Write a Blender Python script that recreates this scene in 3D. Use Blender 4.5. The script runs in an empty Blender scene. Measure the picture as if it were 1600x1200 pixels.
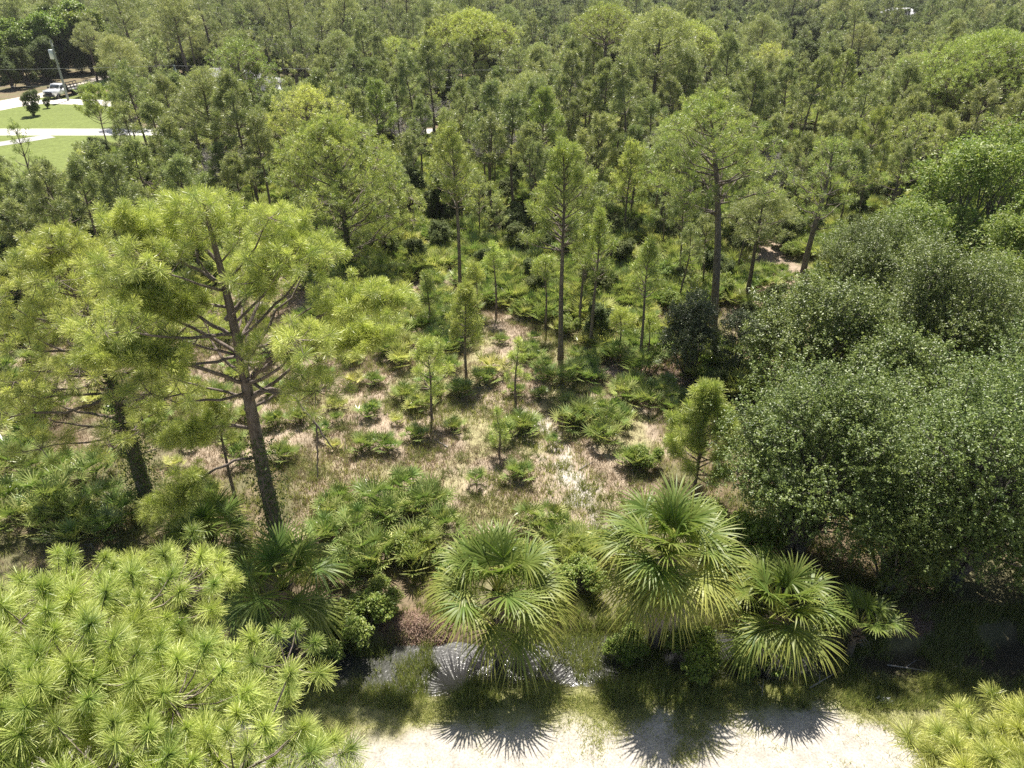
import bpy, math, random
import numpy as np
from mathutils import Vector

# ------------------------------------------------------------------ camera, world, sun
SC = bpy.context.scene
COL = SC.collection
CAM_H, PITCH = 20.0, math.radians(31.0)
FPX = 1121.0
cam_d = bpy.data.cameras.new("camera"); cam = bpy.data.objects.new("camera", cam_d); COL.objects.link(cam)
cam.location = (0, 0, CAM_H); cam.rotation_euler = (math.pi/2 - PITCH, 0, 0)
cam_d.sensor_width = 36.0; cam_d.lens = 36.0 * FPX / 1600.0
cam_d.clip_start = 0.1; cam_d.clip_end = 4000
SC.camera = cam
SUN_EL, SUN_AZ = math.radians(63), math.radians(0)          # azimuth measured from +Y towards +X
W = bpy.data.worlds.new("World"); SC.world = W; W.use_nodes = True
nt = W.node_tree; bg = nt.nodes["Background"]
sky = nt.nodes.new("ShaderNodeTexSky"); sky.sky_type = 'NISHITA'; sky.sun_disc = False
sky.sun_elevation = SUN_EL; sky.sun_rotation = SUN_AZ; sky.dust_density = 2.0
nt.links.new(sky.outputs[0], bg.inputs[0]); bg.inputs[1].default_value = 0.056
sd = bpy.data.lights.new("sun", 'SUN'); sd.energy = 5.0; sd.angle = math.radians(0.5); sd.color = (1, .95, .86)
sun = bpy.data.objects.new("sun", sd); COL.objects.link(sun); sun.location = (0, 60, 80)
sdir = Vector((math.sin(SUN_AZ)*math.cos(SUN_EL), math.cos(SUN_AZ)*math.cos(SUN_EL), math.sin(SUN_EL)))
sun.rotation_euler = sdir.to_track_quat('Z', 'Y').to_euler()
SC.view_settings.view_transform = 'Standard'; SC.view_settings.look = 'None'
SC.view_settings.exposure = 0.96; SC.view_settings.gamma = 1
SC.render.engine = 'CYCLES'
cy = SC.cycles
cy.max_bounces = 6; cy.diffuse_bounces = 3; cy.glossy_bounces = 2; cy.transmission_bounces = 4; cy.transparent_max_bounces = 4
cy.use_denoising = False; cy.sample_clamp_indirect = 6; cy.caustics_reflective = False; cy.caustics_refractive = False

CP, SP = math.cos(PITCH), math.sin(PITCH)
def ray(px, py):
    x = (px - 800) / FPX; y = (600 - py) / FPX
    return np.array([x, CP + SP*y, -SP + CP*y])
def G(px, py, z=0.0):
    d = ray(px, py); s = (CAM_H - z) / -d[2]
    return np.array([d[0]*s, d[1]*s, z])
def at(px, py, Y):
    d = ray(px, py); s = Y / d[1]
    return np.array([d[0]*s, Y, CAM_H + d[2]*s])
def project(p):
    x, y, z = p[0], p[1], p[2] - CAM_H
    dep = y*CP - z*SP; up = y*SP + z*CP
    return 800 + FPX*x/dep, 600 - FPX*up/dep, dep

# ------------------------------------------------------------------ mesh collecting
class MB:
    def __init__(s): s.v = []; s.f = []; s.t = []; s.m = []; s.n = 0
    def add(s, v, f, tint=None, mat=0):
        v = np.asarray(v, np.float32).reshape(-1, 3); f = np.asarray(f, np.int64).reshape(-1, 3)
        if len(v) == 0: return s
        if tint is None: tint = np.tile([0.0, .5, 0, 1], (len(v), 1))
        tint = np.asarray(tint, np.float32)
        if tint.ndim == 1: tint = np.tile(tint, (len(v), 1))
        s.v.append(v); s.f.append(f + s.n); s.t.append(tint); s.m.append(np.full(len(f), mat, np.int32)); s.n += len(v)
        return s
    def merge(s, o, mat):
        if o.v:
            v = np.concatenate(o.v); f = np.concatenate(o.f); s.add(v, f, np.concatenate(o.t), mat)
        return s
    def mesh(s, name, mats, smooth=False):
        me = bpy.data.meshes.new(name)
        v = np.concatenate(s.v); f = np.concatenate(s.f).astype(np.int32); t = np.concatenate(s.t); m = np.concatenate(s.m)
        me.vertices.add(len(v)); me.vertices.foreach_set("co", v.ravel())
        me.loops.add(len(f)*3); me.loops.foreach_set("vertex_index", f.ravel())
        me.polygons.add(len(f)); me.polygons.foreach_set("loop_start", np.arange(0, len(f)*3, 3, dtype=np.int32))
        me.polygons.foreach_set("loop_total", np.full(len(f), 3, np.int32))
        me.polygons.foreach_set("material_index", m)
        if smooth: me.polygons.foreach_set("use_smooth", np.ones(len(f), bool))
        a = me.attributes.new("tint", 'FLOAT_COLOR', 'POINT'); a.data.foreach_set("color", t.ravel())
        for mm in (mats if isinstance(mats, (list, tuple)) else [mats]): me.materials.append(mm)
        me.update(calc_edges=True)
        return me
def link(name, me, parent=None, loc=None):
    o = bpy.data.objects.new(name, me); COL.objects.link(o)
    if parent is not None: o.parent = parent
    if loc is not None: o.location = loc
    return o
def tag(o, label=None, cat=None, group=None, kind=None):
    if label: o["label"] = label
    if cat: o["category"] = cat
    if group: o["group"] = group
    if kind: o["kind"] = kind
    return o
def empty(name, loc, label, cat, group=None, rz=0):
    o = bpy.data.objects.new(name, None); COL.objects.link(o); o.location = loc; o.rotation_euler = (0, 0, rz)
    o.empty_display_size = .3
    return tag(o, label, cat, group)
KIDS = {}
def part(name, mb, mats, parent, smooth=False, label=None):
    me = mb.mesh(name, mats, smooth) if isinstance(mb, MB) else mb
    o = link(name, me, parent)
    if label: o["label"] = label
    KIDS.setdefault(parent.name, []).append(o)
    return o
def copy_thing(root, loc, rz, sc, label=None, group=None):
    r = root.copy(); COL.objects.link(r); r.location = loc; r.rotation_euler = (0, 0, rz); r.scale = (sc, sc, sc)
    if label: r["label"] = label
    if group: r["group"] = group
    for ch in KIDS.get(root.name, []):
        c = ch.copy(); COL.objects.link(c); c.parent = r
        KIDS.setdefault(r.name, []).append(c)
    return r

def nrm(a):
    a = np.asarray(a, float); return a / np.maximum(np.linalg.norm(a, axis=-1, keepdims=True), 1e-9)
def tube(path, rad, sides=6):
    path = np.asarray(path, float); n = len(path); rad = np.broadcast_to(np.asarray(rad, float), (n,))
    t = np.gradient(path, axis=0); t = nrm(t)
    ref = np.where(np.abs(t[:, 2:3]) > .9, [[1., 0, 0]], [[0, 0, 1.]])
    a = nrm(np.cross(t, ref)); b = np.cross(t, a)
    for i in range(1, n):                                   # keep the frame from flipping
        if np.dot(a[i], a[i-1]) < 0: a[i] = -a[i]; b[i] = -b[i]
    an = np.linspace(0, 2*math.pi, sides, endpoint=False)
    v = path[:, None] + rad[:, None, None]*(a[:, None]*np.cos(an)[None, :, None] + b[:, None]*np.sin(an)[None, :, None])
    i, j = np.meshgrid(np.arange(n-1), np.arange(sides), indexing='ij'); i = i.ravel(); j = j.ravel(); k = (j+1) % sides
    q0, q1, q2, q3 = i*sides+j, i*sides+k, (i+1)*sides+k, (i+1)*sides+j
    return v.reshape(-1, 3), np.concatenate([np.stack([q0, q1, q2], 1), np.stack([q0, q2, q3], 1)])
def box(x0, x1, y0, y1, z0, z1):
    v = [(x, y, z) for x in (x0, x1) for y in (y0, y1) for z in (z0, z1)]
    q = [(0, 1, 3, 2), (4, 6, 7, 5), (0, 4, 5, 1), (2, 3, 7, 6), (0, 2, 6, 4), (1, 5, 7, 3)]
    return v, [t for a, b, c, d in q for t in ((a, b, c), (a, c, d))]

def vnoise(x, y, seed=0):
    xi = np.floor(x).astype(np.int64); yi = np.floor(y).astype(np.int64); fx = x-xi; fy = y-yi
    fx = fx*fx*(3-2*fx); fy = fy*fy*(3-2*fy)
    def h(a, b):
        n = (a*374761393 + b*668265263 + seed*1442695041) & 0x7fffffff
        n = ((n ^ (n >> 13))*1274126177) & 0x7fffffff
        return ((n ^ (n >> 16)) & 0xffff)/65535.0
    return (h(xi, yi)*(1-fx)+h(xi+1, yi)*fx)*(1-fy) + (h(xi, yi+1)*(1-fx)+h(xi+1, yi+1)*fx)*fy
def fbm(x, y, seed=0, o=4):
    r = 0; a = .5; tot = 0
    for k in range(o): r = r + a*vnoise(x*2**k, y*2**k, seed+k); tot += a; a *= .5
    return r/tot
def sdist(poly, X, Y):
    """signed distance to a polygon, negative inside"""
    P = np.asarray(poly)[:, :2]; d = np.full(X.shape, 1e9); ins = np.zeros(X.shape, bool)
    for i in range(len(P)):
        ax, ay = P[i]; bx, by = P[(i+1) % len(P)]
        ex, ey = bx-ax, by-ay; L = ex*ex+ey*ey+1e-12
        t = np.clip(((X-ax)*ex+(Y-ay)*ey)/L, 0, 1)
        d = np.minimum(d, np.hypot(X-ax-t*ex, Y-ay-t*ey))
        c = ((ay > Y) != (by > Y)) & (X < ex*(Y-ay)/(ey+1e-12)+ax); ins ^= c
    return np.where(ins, -d, d)
def PG(pts): return [G(*p)[:2] for p in pts]
def sstep(a, b, x):
    t = np.clip((x-a)/(b-a), 0, 1); return t*t*(3-2*t)

# ------------------------------------------------------------------ materials
def new_mat(name):
    m = bpy.data.materials.new(name); m.use_nodes = True; n = m.node_tree; b = n.nodes["Principled BSDF"]
    return m, n, b
def leaf_mat(name, c0, c1, rough=.45, spec=.5, trans=.4, var=.35, tcol=None, hue_var=.012):
    """c0 -> c1 by tint.r; brightness by tint.g; each plant varies a little"""
    m, n, b = new_mat(name); L = n.links
    at_ = n.nodes.new("ShaderNodeAttribute"); at_.attribute_name = "tint"
    sp = n.nodes.new("ShaderNodeSeparateColor"); L.new(at_.outputs["Color"], sp.inputs[0])
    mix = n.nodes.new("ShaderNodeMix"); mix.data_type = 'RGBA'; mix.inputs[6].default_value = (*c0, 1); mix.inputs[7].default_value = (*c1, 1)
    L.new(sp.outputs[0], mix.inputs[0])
    oi = n.nodes.new("ShaderNodeObjectInfo")
    hs = n.nodes.new("ShaderNodeHueSaturation"); L.new(mix.outputs[2], hs.inputs["Color"])
    mr = n.nodes.new("ShaderNodeMapRange"); mr.inputs[3].default_value = .5-hue_var; mr.inputs[4].default_value = .5+hue_var
    L.new(oi.outputs["Random"], mr.inputs[0]); L.new(mr.outputs[0], hs.inputs["Hue"])
    mv = n.nodes.new("ShaderNodeMath"); mv.operation = 'MULTIPLY_ADD'; L.new(sp.outputs[1], mv.inputs[0]); mv.inputs[1].default_value = 2*var; mv.inputs[2].default_value = 1-var
    L.new(mv.outputs[0], hs.inputs["Value"])
    L.new(hs.outputs[0], b.inputs["Base Color"])
    b.inputs["Roughness"].default_value = rough; b.inputs["Specular IOR Level"].default_value = spec
    tr = n.nodes.new("ShaderNodeBsdfTranslucent"); hs2 = n.nodes.new("ShaderNodeMix"); hs2.data_type = 'RGBA'; hs2.blend_type = 'MULTIPLY'; hs2.inputs[0].default_value = 1
    L.new(hs.outputs[0], hs2.inputs[6]); hs2.inputs[7].default_value = (*(tcol or (1.3, 1.4, .85)), 1); L.new(hs2.outputs[2], tr.inputs[0])
    ms = n.nodes.new("ShaderNodeMixShader"); ms.inputs[0].default_value = trans
    L.new(b.outputs[0], ms.inputs[1]); L.new(tr.outputs[0], ms.inputs[2])
    L.new(ms.outputs[0], n.nodes["Material Output"].inputs[0])
    return m
def rough_mat(name, c0, c1, scale=8, rough=.9, bump=.5, stretch=(1, 1, 1), spec=.3, detail=6):
    m, n, b = new_mat(name); L = n.links
    tc = n.nodes.new("ShaderNodeTexCoord"); mp = n.nodes.new("ShaderNodeMapping"); mp.inputs["Scale"].default_value = stretch
    L.new(tc.outputs["Object"], mp.inputs[0])
    ns = n.nodes.new("ShaderNodeTexNoise"); ns.inputs["Scale"].default_value = scale; ns.inputs["Detail"].default_value = detail; ns.inputs["Roughness"].default_value = .65
    L.new(mp.outputs[0], ns.inputs["Vector"])
    rp = n.nodes.new("ShaderNodeValToRGB"); rp.color_ramp.elements[0].position = .3; rp.color_ramp.elements[1].position = .7
    rp.color_ramp.elements[0].color = (*c0, 1); rp.color_ramp.elements[1].color = (*c1, 1)
    L.new(ns.outputs[0], rp.inputs[0]); L.new(rp.outputs[0], b.inputs["Base Color"])
    b.inputs["Roughness"].default_value = rough; b.inputs["Specular IOR Level"].default_value = spec
    if bump:
        bp = n.nodes.new("ShaderNodeBump"); bp.inputs["Strength"].default_value = bump; bp.inputs["Distance"].default_value = .03
        L.new(ns.outputs[0], bp.inputs["Height"]); L.new(bp.outputs[0], b.inputs["Normal"])
    return m
def flat_mat(name, c, rough=.5, metal=0, spec=.5, coat=0):
    m, n, b = new_mat(name); b.inputs["Base Color"].default_value = (*c, 1); b.inputs["Roughness"].default_value = rough
    b.inputs["Metallic"].default_value = metal; b.inputs["Specular IOR Level"].default_value = spec; b.inputs["Coat Weight"].default_value = coat
    return m
M = dict(
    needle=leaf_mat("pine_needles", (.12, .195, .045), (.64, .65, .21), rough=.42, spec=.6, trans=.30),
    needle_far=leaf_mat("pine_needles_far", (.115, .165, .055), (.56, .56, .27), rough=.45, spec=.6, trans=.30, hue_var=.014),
    oak=leaf_mat("oak_leaves", (.075, .115, .028), (.27, .32, .07), rough=.42, spec=.45, trans=.24),
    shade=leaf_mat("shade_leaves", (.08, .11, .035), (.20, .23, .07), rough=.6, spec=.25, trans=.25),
    bright=leaf_mat("bright_leaves", (.14, .22, .04), (.38, .41, .10), rough=.45, spec=.35, trans=.34),
    myrtle=leaf_mat("myrtle_leaves", (.09, .12, .05), (.17, .2, .08), rough=.4, spec=.6, trans=.25),
    palm=leaf_mat("palm_leaf", (.12, .19, .04), (.52, .47, .13), rough=.45, spec=.36, trans=.38),
    palmetto=leaf_mat("palmetto_leaf", (.16, .245, .065), (.66, .61, .25), rough=.33, spec=.7, trans=.27),
    dead=leaf_mat("dead_leaf", (.26, .21, .17), (.50, .45, .39), rough=.7, spec=.3, trans=.2, tcol=(1, .9, .8)),
    grass=leaf_mat("green_grass", (.15, .20, .05), (.46, .43, .19), rough=.5, spec=.4, trans=.4),
    dry=leaf_mat("dry_grass", (.28, .23, .155), (.46, .39, .28), rough=.7, spec=.3, trans=.3, tcol=(1.1, 1, .9)),
    redneedle=leaf_mat("fallen_needles", (.26, .165, .12), (.42, .31, .24), rough=.7, spec=.3, trans=.15, tcol=(1, .9, .8)),
    vine=leaf_mat("vine_leaves", (.05, .09, .02), (.12, .18, .04), rough=.45, spec=.5, trans=.3),
    bark=rough_mat("pine_bark", (.10, .075, .06), (.30, .25, .22), scale=9, bump=1, stretch=(1, 1, .35)),
    bark_far=rough_mat("pine_bark_far", (.09, .07, .055), (.22, .18, .155), scale=5, bump=0),
    oakbark=rough_mat("oak_bark", (.08, .07, .06), (.2, .18, .16), scale=8, bump=.6),
    deadwood=rough_mat("grey_deadwood", (.24, .22, .21), (.42, .39, .38), scale=8, bump=.4),
    palmtrunk=rough_mat("palm_trunk", (.09, .07, .05), (.25, .2, .16), scale=10, bump=1, stretch=(1, 1, 2)),
    stalk=flat_mat("green_stalk", (.16, .2, .06), .5),
)

# ------------------------------------------------------------------ foliage builders
def tufts(mb, P, A, r, n, w, rng, k=.75, tint=(.25, .5), droop=.12, mat=0, old=.12):
    P = np.asarray(P); A = nrm(A); N = len(P)
    if N == 0: return
    r = np.broadcast_to(np.asarray(r, float), (N,))
    tr = np.clip(tint[0] + rng.normal(0, .12, N), 0, 1); tg = np.clip(tint[1] + rng.normal(0, .15, N), 0, 1)
    u = nrm(rng.normal(size=(N, n, 3)))
    s = rng.random((N, n))**1.6
    d = nrm(A[:, None]*(k*(1-.5*s[..., None])) + u)
    ln = r[:, None]*(.8+.3*rng.random((N, n)))
    b = P[:, None] - A[:, None]*(s*r[:, None]*.75)[..., None]
    e = b + d*ln[..., None]; e[..., 2] -= droop*ln*(.3+rng.random((N, n)))
    sd_ = nrm(np.cross(d, nrm(rng.normal(size=(N, n, 3)))))*w*.5
    if w < .0075:                                           # close trees: slim four-cornered needles
        v = np.stack([b-sd_, b+sd_, e+sd_*.6, e-sd_*.6], 2).reshape(-1, 3); q = np.arange(N*n)[:, None]*4
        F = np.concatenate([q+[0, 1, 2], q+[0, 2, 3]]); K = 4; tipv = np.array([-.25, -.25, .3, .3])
    else:
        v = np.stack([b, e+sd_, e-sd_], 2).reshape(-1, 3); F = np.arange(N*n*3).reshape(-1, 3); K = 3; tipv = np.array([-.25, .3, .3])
    T = np.zeros((N, n, K, 4), np.float32); T[..., 3] = 1
    rr = tr[:, None] + .12*rng.normal(size=(N, n)) + (rng.random((N, n)) < old*(s > .5))*.7
    T[..., 0] = np.clip(rr, 0, 1)[..., None] + tipv; T[..., 0] = np.clip(T[..., 0], 0, 1)  # greener bases, yellower tips; also paints in tuft-centre shade and tip light
    T[..., 1] = np.clip(tg[:, None] + .1*rng.normal(size=(N, n)), 0, 1)[..., None]
    mb.add(v, F, T.reshape(-1, 4), mat)

def dome_pine(rng, H, R, cb, tuft_r=.3, trunk_r=.2, lumps=22, lump_r=1.15, lean=(0, 0), wig=.25, tuft_sp=.38, dead_limbs=3, limb_sides=5, fill=.12, top_round=.55, squash=.62, open_front=0, **kw):
    """a spreading pine: limbs that each carry a rounded plate of upturned tufts"""
    n = 14; tt = np.linspace(0, 1, n); ph = rng.random(2)*6.28; Ht = H-lump_r*squash
    path = np.stack([lean[0]*tt**1.3+wig*np.sin(tt*5+ph[0])*tt, lean[1]*tt**1.3+wig*np.sin(tt*4+ph[1])*tt, tt*Ht-.25*(1-tt)], 1)
    rad = trunk_r*(1-tt)**.7*.9+trunk_r*.1+trunk_r*.35*np.exp(-tt*22)
    def tp(z):
        i = np.clip(np.interp(z, path[:, 2], np.arange(n)), 0, n-1.001); i0 = int(i); f = i-i0
        return path[i0]*(1-f)+path[i0+1]*f, np.interp(z, path[:, 2], rad)
    limbs = []; P = []; A = []; az = rng.random()*6.28
    for k in range(lumps):
        t = ((k+.6*rng.random())/lumps)**.85; az += 2.4+rng.normal()*.3; rho = lump_r*(.7+.55*rng.random())
        reach = max(0, R*max(0, 1-t**(2+2*top_round))**.6*(.8+.3*rng.random())*(.72+.28*min(1, t*5))-rho*.8)
        if open_front and .25 < t < .95 and abs((az+math.pi/2+math.pi) % (2*math.pi)-math.pi) < open_front: az += 1.1
        if k % 4 == 3: reach *= .45+.2*rng.random()
        z = cb+rho*.3+(H-cb-rho*squash-rho*.3)*t+rng.normal()*.12
        el = .15+.45*t+rng.random()*.3
        zc_, _ = tp(z); att = max(cb*.75, z-reach*math.tan(el)-.15); att = min(att, Ht-.1); c, r0 = tp(att)
        tgt = np.array([zc_[0]+math.cos(az)*reach, zc_[1]+math.sin(az)*reach, z-rho*squash*.35])
        s = np.linspace(0, 1, 9)[:, None]; pts = c+(tgt-c)*s; pts[:, 2] += -np.sin(s[:, 0]*3.14)*reach*.07; sv = nrm(np.cross(tgt-c+[0, 0, .01], [0, 0, 1]))
        pts += sv*(np.sin(s*3.14*1.5+rng.random()*3)*s*(1-s)*reach*.22)+rng.normal(size=pts.shape)*.02*s*reach
        lr = min(r0*.5, .02+.013*reach); limbs.append((pts, lr*(1-s[:, 0]*.75)+.004, limb_sides))
        m = max(5, int(2*math.pi*rho**2*.95/tuft_sp**2)); i = np.arange(m)+.5
        zz = 1-i/m*(1.28); th = i*2.39996+rng.random()*6.28; rr = np.sqrt(np.clip(1-zz**2, 0, 1))
        d = np.stack([rr*np.cos(th), rr*np.sin(th), zz], 1)+rng.normal(size=(m, 3))*.13
        p = tgt+d*rho*np.array([1, 1, squash])*(.8+.35*rng.random((m, 1)))
        mi = int(m*fill); 
        if mi: p2 = tgt+nrm(rng.normal(size=(mi, 3)))*rho*np.array([.75, .75, .4])*rng.random((mi, 1))**.5; p = np.concatenate([p, p2]); d = np.concatenate([d, nrm(p2-tgt)])
        P.append(p); A.append(nrm(d*[1, 1, .6]+[0, 0, .75]))
        hub = pts[[4, 6, 7, 8]]
        for q in range(len(p)):
            h = hub[np.argmin(np.linalg.norm(hub-p[q]+[0, 0, .2], axis=1)+rng.random(4)*.4*rho)]
            mid_ = h*.45+p[q]*.55; mid_[2] -= .12*np.linalg.norm(p[q]-h)
            limbs.append((np.array([h, mid_, p[q]]), np.array([.016, .011, .006])*(1+lr*3), 3))
    for k in range(dead_limbs):
        z = cb*(.5+.45*rng.random()); c, r0 = tp(z); a = rng.random()*6.28; L = R*(.2+.3*rng.random()); s = np.linspace(0, 1, 6)[:, None]
        pts = c+s*L*np.array([math.cos(a), math.sin(a), .25])+s**2*L*np.array([.1, -.1, -.35*rng.random()])
        limbs.append((pts, .03*(1-s[:, 0]*.8), 5))
    return path, rad, limbs, np.concatenate(P), np.concatenate(A)

def pine(rng, H, R, cb, style='mature', lumps=0, lump_r=0, tuft_r=.3, trunk_r=.2, n_limb=26, lean=(0, 0), wig=.25, spread=1.0, gap=.0, tuft_sp=.36, dead_limbs=3, limb_sides=5, asym=None, twig=True, flat=.5):
    """trunk path, list of (path, radii) limbs, tuft points and axes"""
    n = 12; tt = np.linspace(0, 1, n)
    ph = rng.random(2)*6.28
    path = np.stack([lean[0]*tt**1.3 + wig*np.sin(tt*5+ph[0])*tt, lean[1]*tt**1.3 + wig*np.sin(tt*4+ph[1])*tt, tt*(H-tuft_r) - .25*(1-tt)], 1)
    rad = trunk_r*(1-tt)**.75*.93 + trunk_r*.07 + trunk_r*.35*np.exp(-tt*22)
    def tp(z):
        i = np.interp(z, path[:, 2], np.arange(n)); i0 = int(min(i, n-2)); f = i-i0
        return path[i0]*(1-f)+path[i0+1]*f, np.interp(z, path[:, 2], rad)
    limbs = []; P = []; A = []
    az = rng.random()*6.28
    for k in range(n_limb):
        t = (k+.5*rng.random())/n_limb if style == 'mature' else (4*(k//4)+1.2*rng.random()+.6)/(n_limb+1.5); z = cb + (H-tuft_r*1.5-cb)*t
        az += 2.4 + rng.normal()*.35
        if style == 'mature': L = R*(math.sqrt(max(1-t**2.2, 0.03)))*(.62+.45*rng.random())*(.75+.25*min(1, t*4)); el = -.05+.25*rng.normal()*.5+1.15*t**1.6
        else: L = R*((1-t)**.5*.95+.1)*(.55+.55*rng.random()); el = .35+.75*t+rng.normal()*.1
        if asym is not None: L *= max(.25, 1+asym[0]*math.cos(az-asym[1]))
        if L < .15: L = .15
        c, r0 = tp(z)
        m = 7; s = np.linspace(0, 1, m); bend = rng.normal()*.35
        aa = az + bend*s + .12*np.sin(s*7+rng.random()*6)
        stp = L/(m-1); pts = [c]
        for q in range(1, m):
            e = el + (.55*s[q]**2 - .1)*(1 if style == 'mature' else .6)
            pts.append(pts[-1]+stp*np.array([math.cos(aa[q])*math.cos(e), math.sin(aa[q])*math.cos(e), math.sin(e)]))
        pts = np.array(pts); lr = min(r0*.55, .012+.022*L)
        limbs.append((pts, lr*(1-s*.85)+.004, limb_sides))
        # side branches
        ns = max(2, int(L/.32)); side = rng.random() < .5
        for q in range(ns):
            sq = .62+.38*(q+.6*rng.random())/ns
            if rng.random() < gap: continue
            i = sq*(m-1); i0 = int(min(i, m-2)); f = i-i0; b = pts[i0]*(1-f)+pts[i0+1]*f
            td = nrm(pts[i0+1]-pts[i0]); side = not side
            an = (1 if side else -1)*(.5+.7*rng.random())
            hd = np.array([td[0]*math.cos(an)-td[1]*math.sin(an), td[0]*math.sin(an)+td[1]*math.cos(an), td[2]+.3+.35*rng.random()]); hd = nrm(hd)
            l2 = (.1*L+.16+.2*rng.random())*spread
            mid = b+hd*l2*.5; hd2 = nrm(hd+[0, 0, .35]); end = mid+hd2*l2*.5
            if twig: limbs.append((np.array([b, mid, end]), np.array([.012, .009, .005])+.004*L*.5, 3))
            nt_ = max(1, int(l2/tuft_sp))
            for w_ in range(nt_):
                fr = 1-w_*tuft_sp/l2*.9
                p = b+(end-b)*max(fr, .2); off = nrm(rng.normal(size=3)*[1, 1, .4])*(.0 if w_ == 0 else .16)
                P.append(p+off); A.append(nrm(hd2*.6+off*2.5+[0, 0, flat*1.8]))
            if rng.random() < .5:
                off = nrm(np.cross(hd, [0, 0, 1]))*(1 if rng.random() < .5 else -1)*(.17+.15*rng.random())+[0, 0, .05]
                P.append(end-hd*.08+off); A.append(nrm(hd*.5+off*1.6+[0, 0, flat*.7]))
        P.append(pts[-1]); A.append(nrm(pts[-1]-pts[-2]+[0, 0, .25*flat]))
    P.append(path[-1]+[0, 0, .05]); A.append(np.array([0, 0, 1.]))
    P.append(path[-1]+[.1, .05, -.25]); A.append(np.array([.4, .2, .8]))
    for k in range(dead_limbs):
        z = cb*(.45+.5*rng.random()); c, r0 = tp(z); a = rng.random()*6.28; L = R*(.15+.25*rng.random())
        s = np.linspace(0, 1, 5)[:, None]
        pts = c + s*L*np.array([math.cos(a), math.sin(a), .1]) + s**2*L*np.array([.1, -.1, -.15*rng.random()])
        limbs.append((pts, .018*(1-s[:, 0]*.8), 4))
    return path, rad, limbs, np.array(P), np.array(A)

def vine_leaves(mb, path, rad, z0, z1, n, rng, thick=.35, size=.09):
    z = z0+(z1-z0)*rng.random(n)
    c = np.stack([np.interp(z, path[:, 2], path[:, k]) for k in range(3)], 1)
    r = np.interp(z, path[:, 2], rad)+thick*rng.random(n)**1.5*(.5+.8*vnoise(z*1.3, z*0+3, 5))
    a = rng.random(n)*6.28; c = c+np.stack([np.cos(a)*r, np.sin(a)*r, 0*a], 1)
    leaves(mb, c, np.stack([np.cos(a), np.sin(a), 0*a+.3], 1), size, rng)
def leaves(mb, P, Nn, size, rng, mat=0, aspect=.55, jitter=.9, tint=(.35, .5), tvar=.18):
    """rhombic leaves, each two triangles slightly folded"""
    N = len(P); nn = nrm(nrm(Nn)+jitter*rng.normal(size=(N, 3))*.6)
    a = nrm(np.cross(nn, rng.normal(size=(N, 3)))); b = np.cross(nn, a)
    sz = size*(.7+.6*rng.random(N))[:, None]
    v = np.stack([P-a*sz*.5, P+b*sz*aspect*.5+nn*sz*.08, P+a*sz*.5, P-b*sz*aspect*.5+nn*sz*.08], 1).reshape(-1, 3)
    i = np.arange(N)[:, None]*4; f = np.concatenate([i+[0, 1, 2], i+[0, 2, 3]])
    t = np.zeros((N, 4, 4), np.float32); t[..., 3] = 1
    tr = tint[0] if np.isscalar(tint[0]) else np.asarray(tint[0])
    t[..., 0] = np.clip(tr+tvar*rng.normal(size=N), 0, 1)[:, None]; t[..., 1] = np.clip(tint[1]+.2*rng.normal(size=N), 0, 1)[:, None]
    mb.add(v, f, t.reshape(-1, 4), mat)

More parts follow.
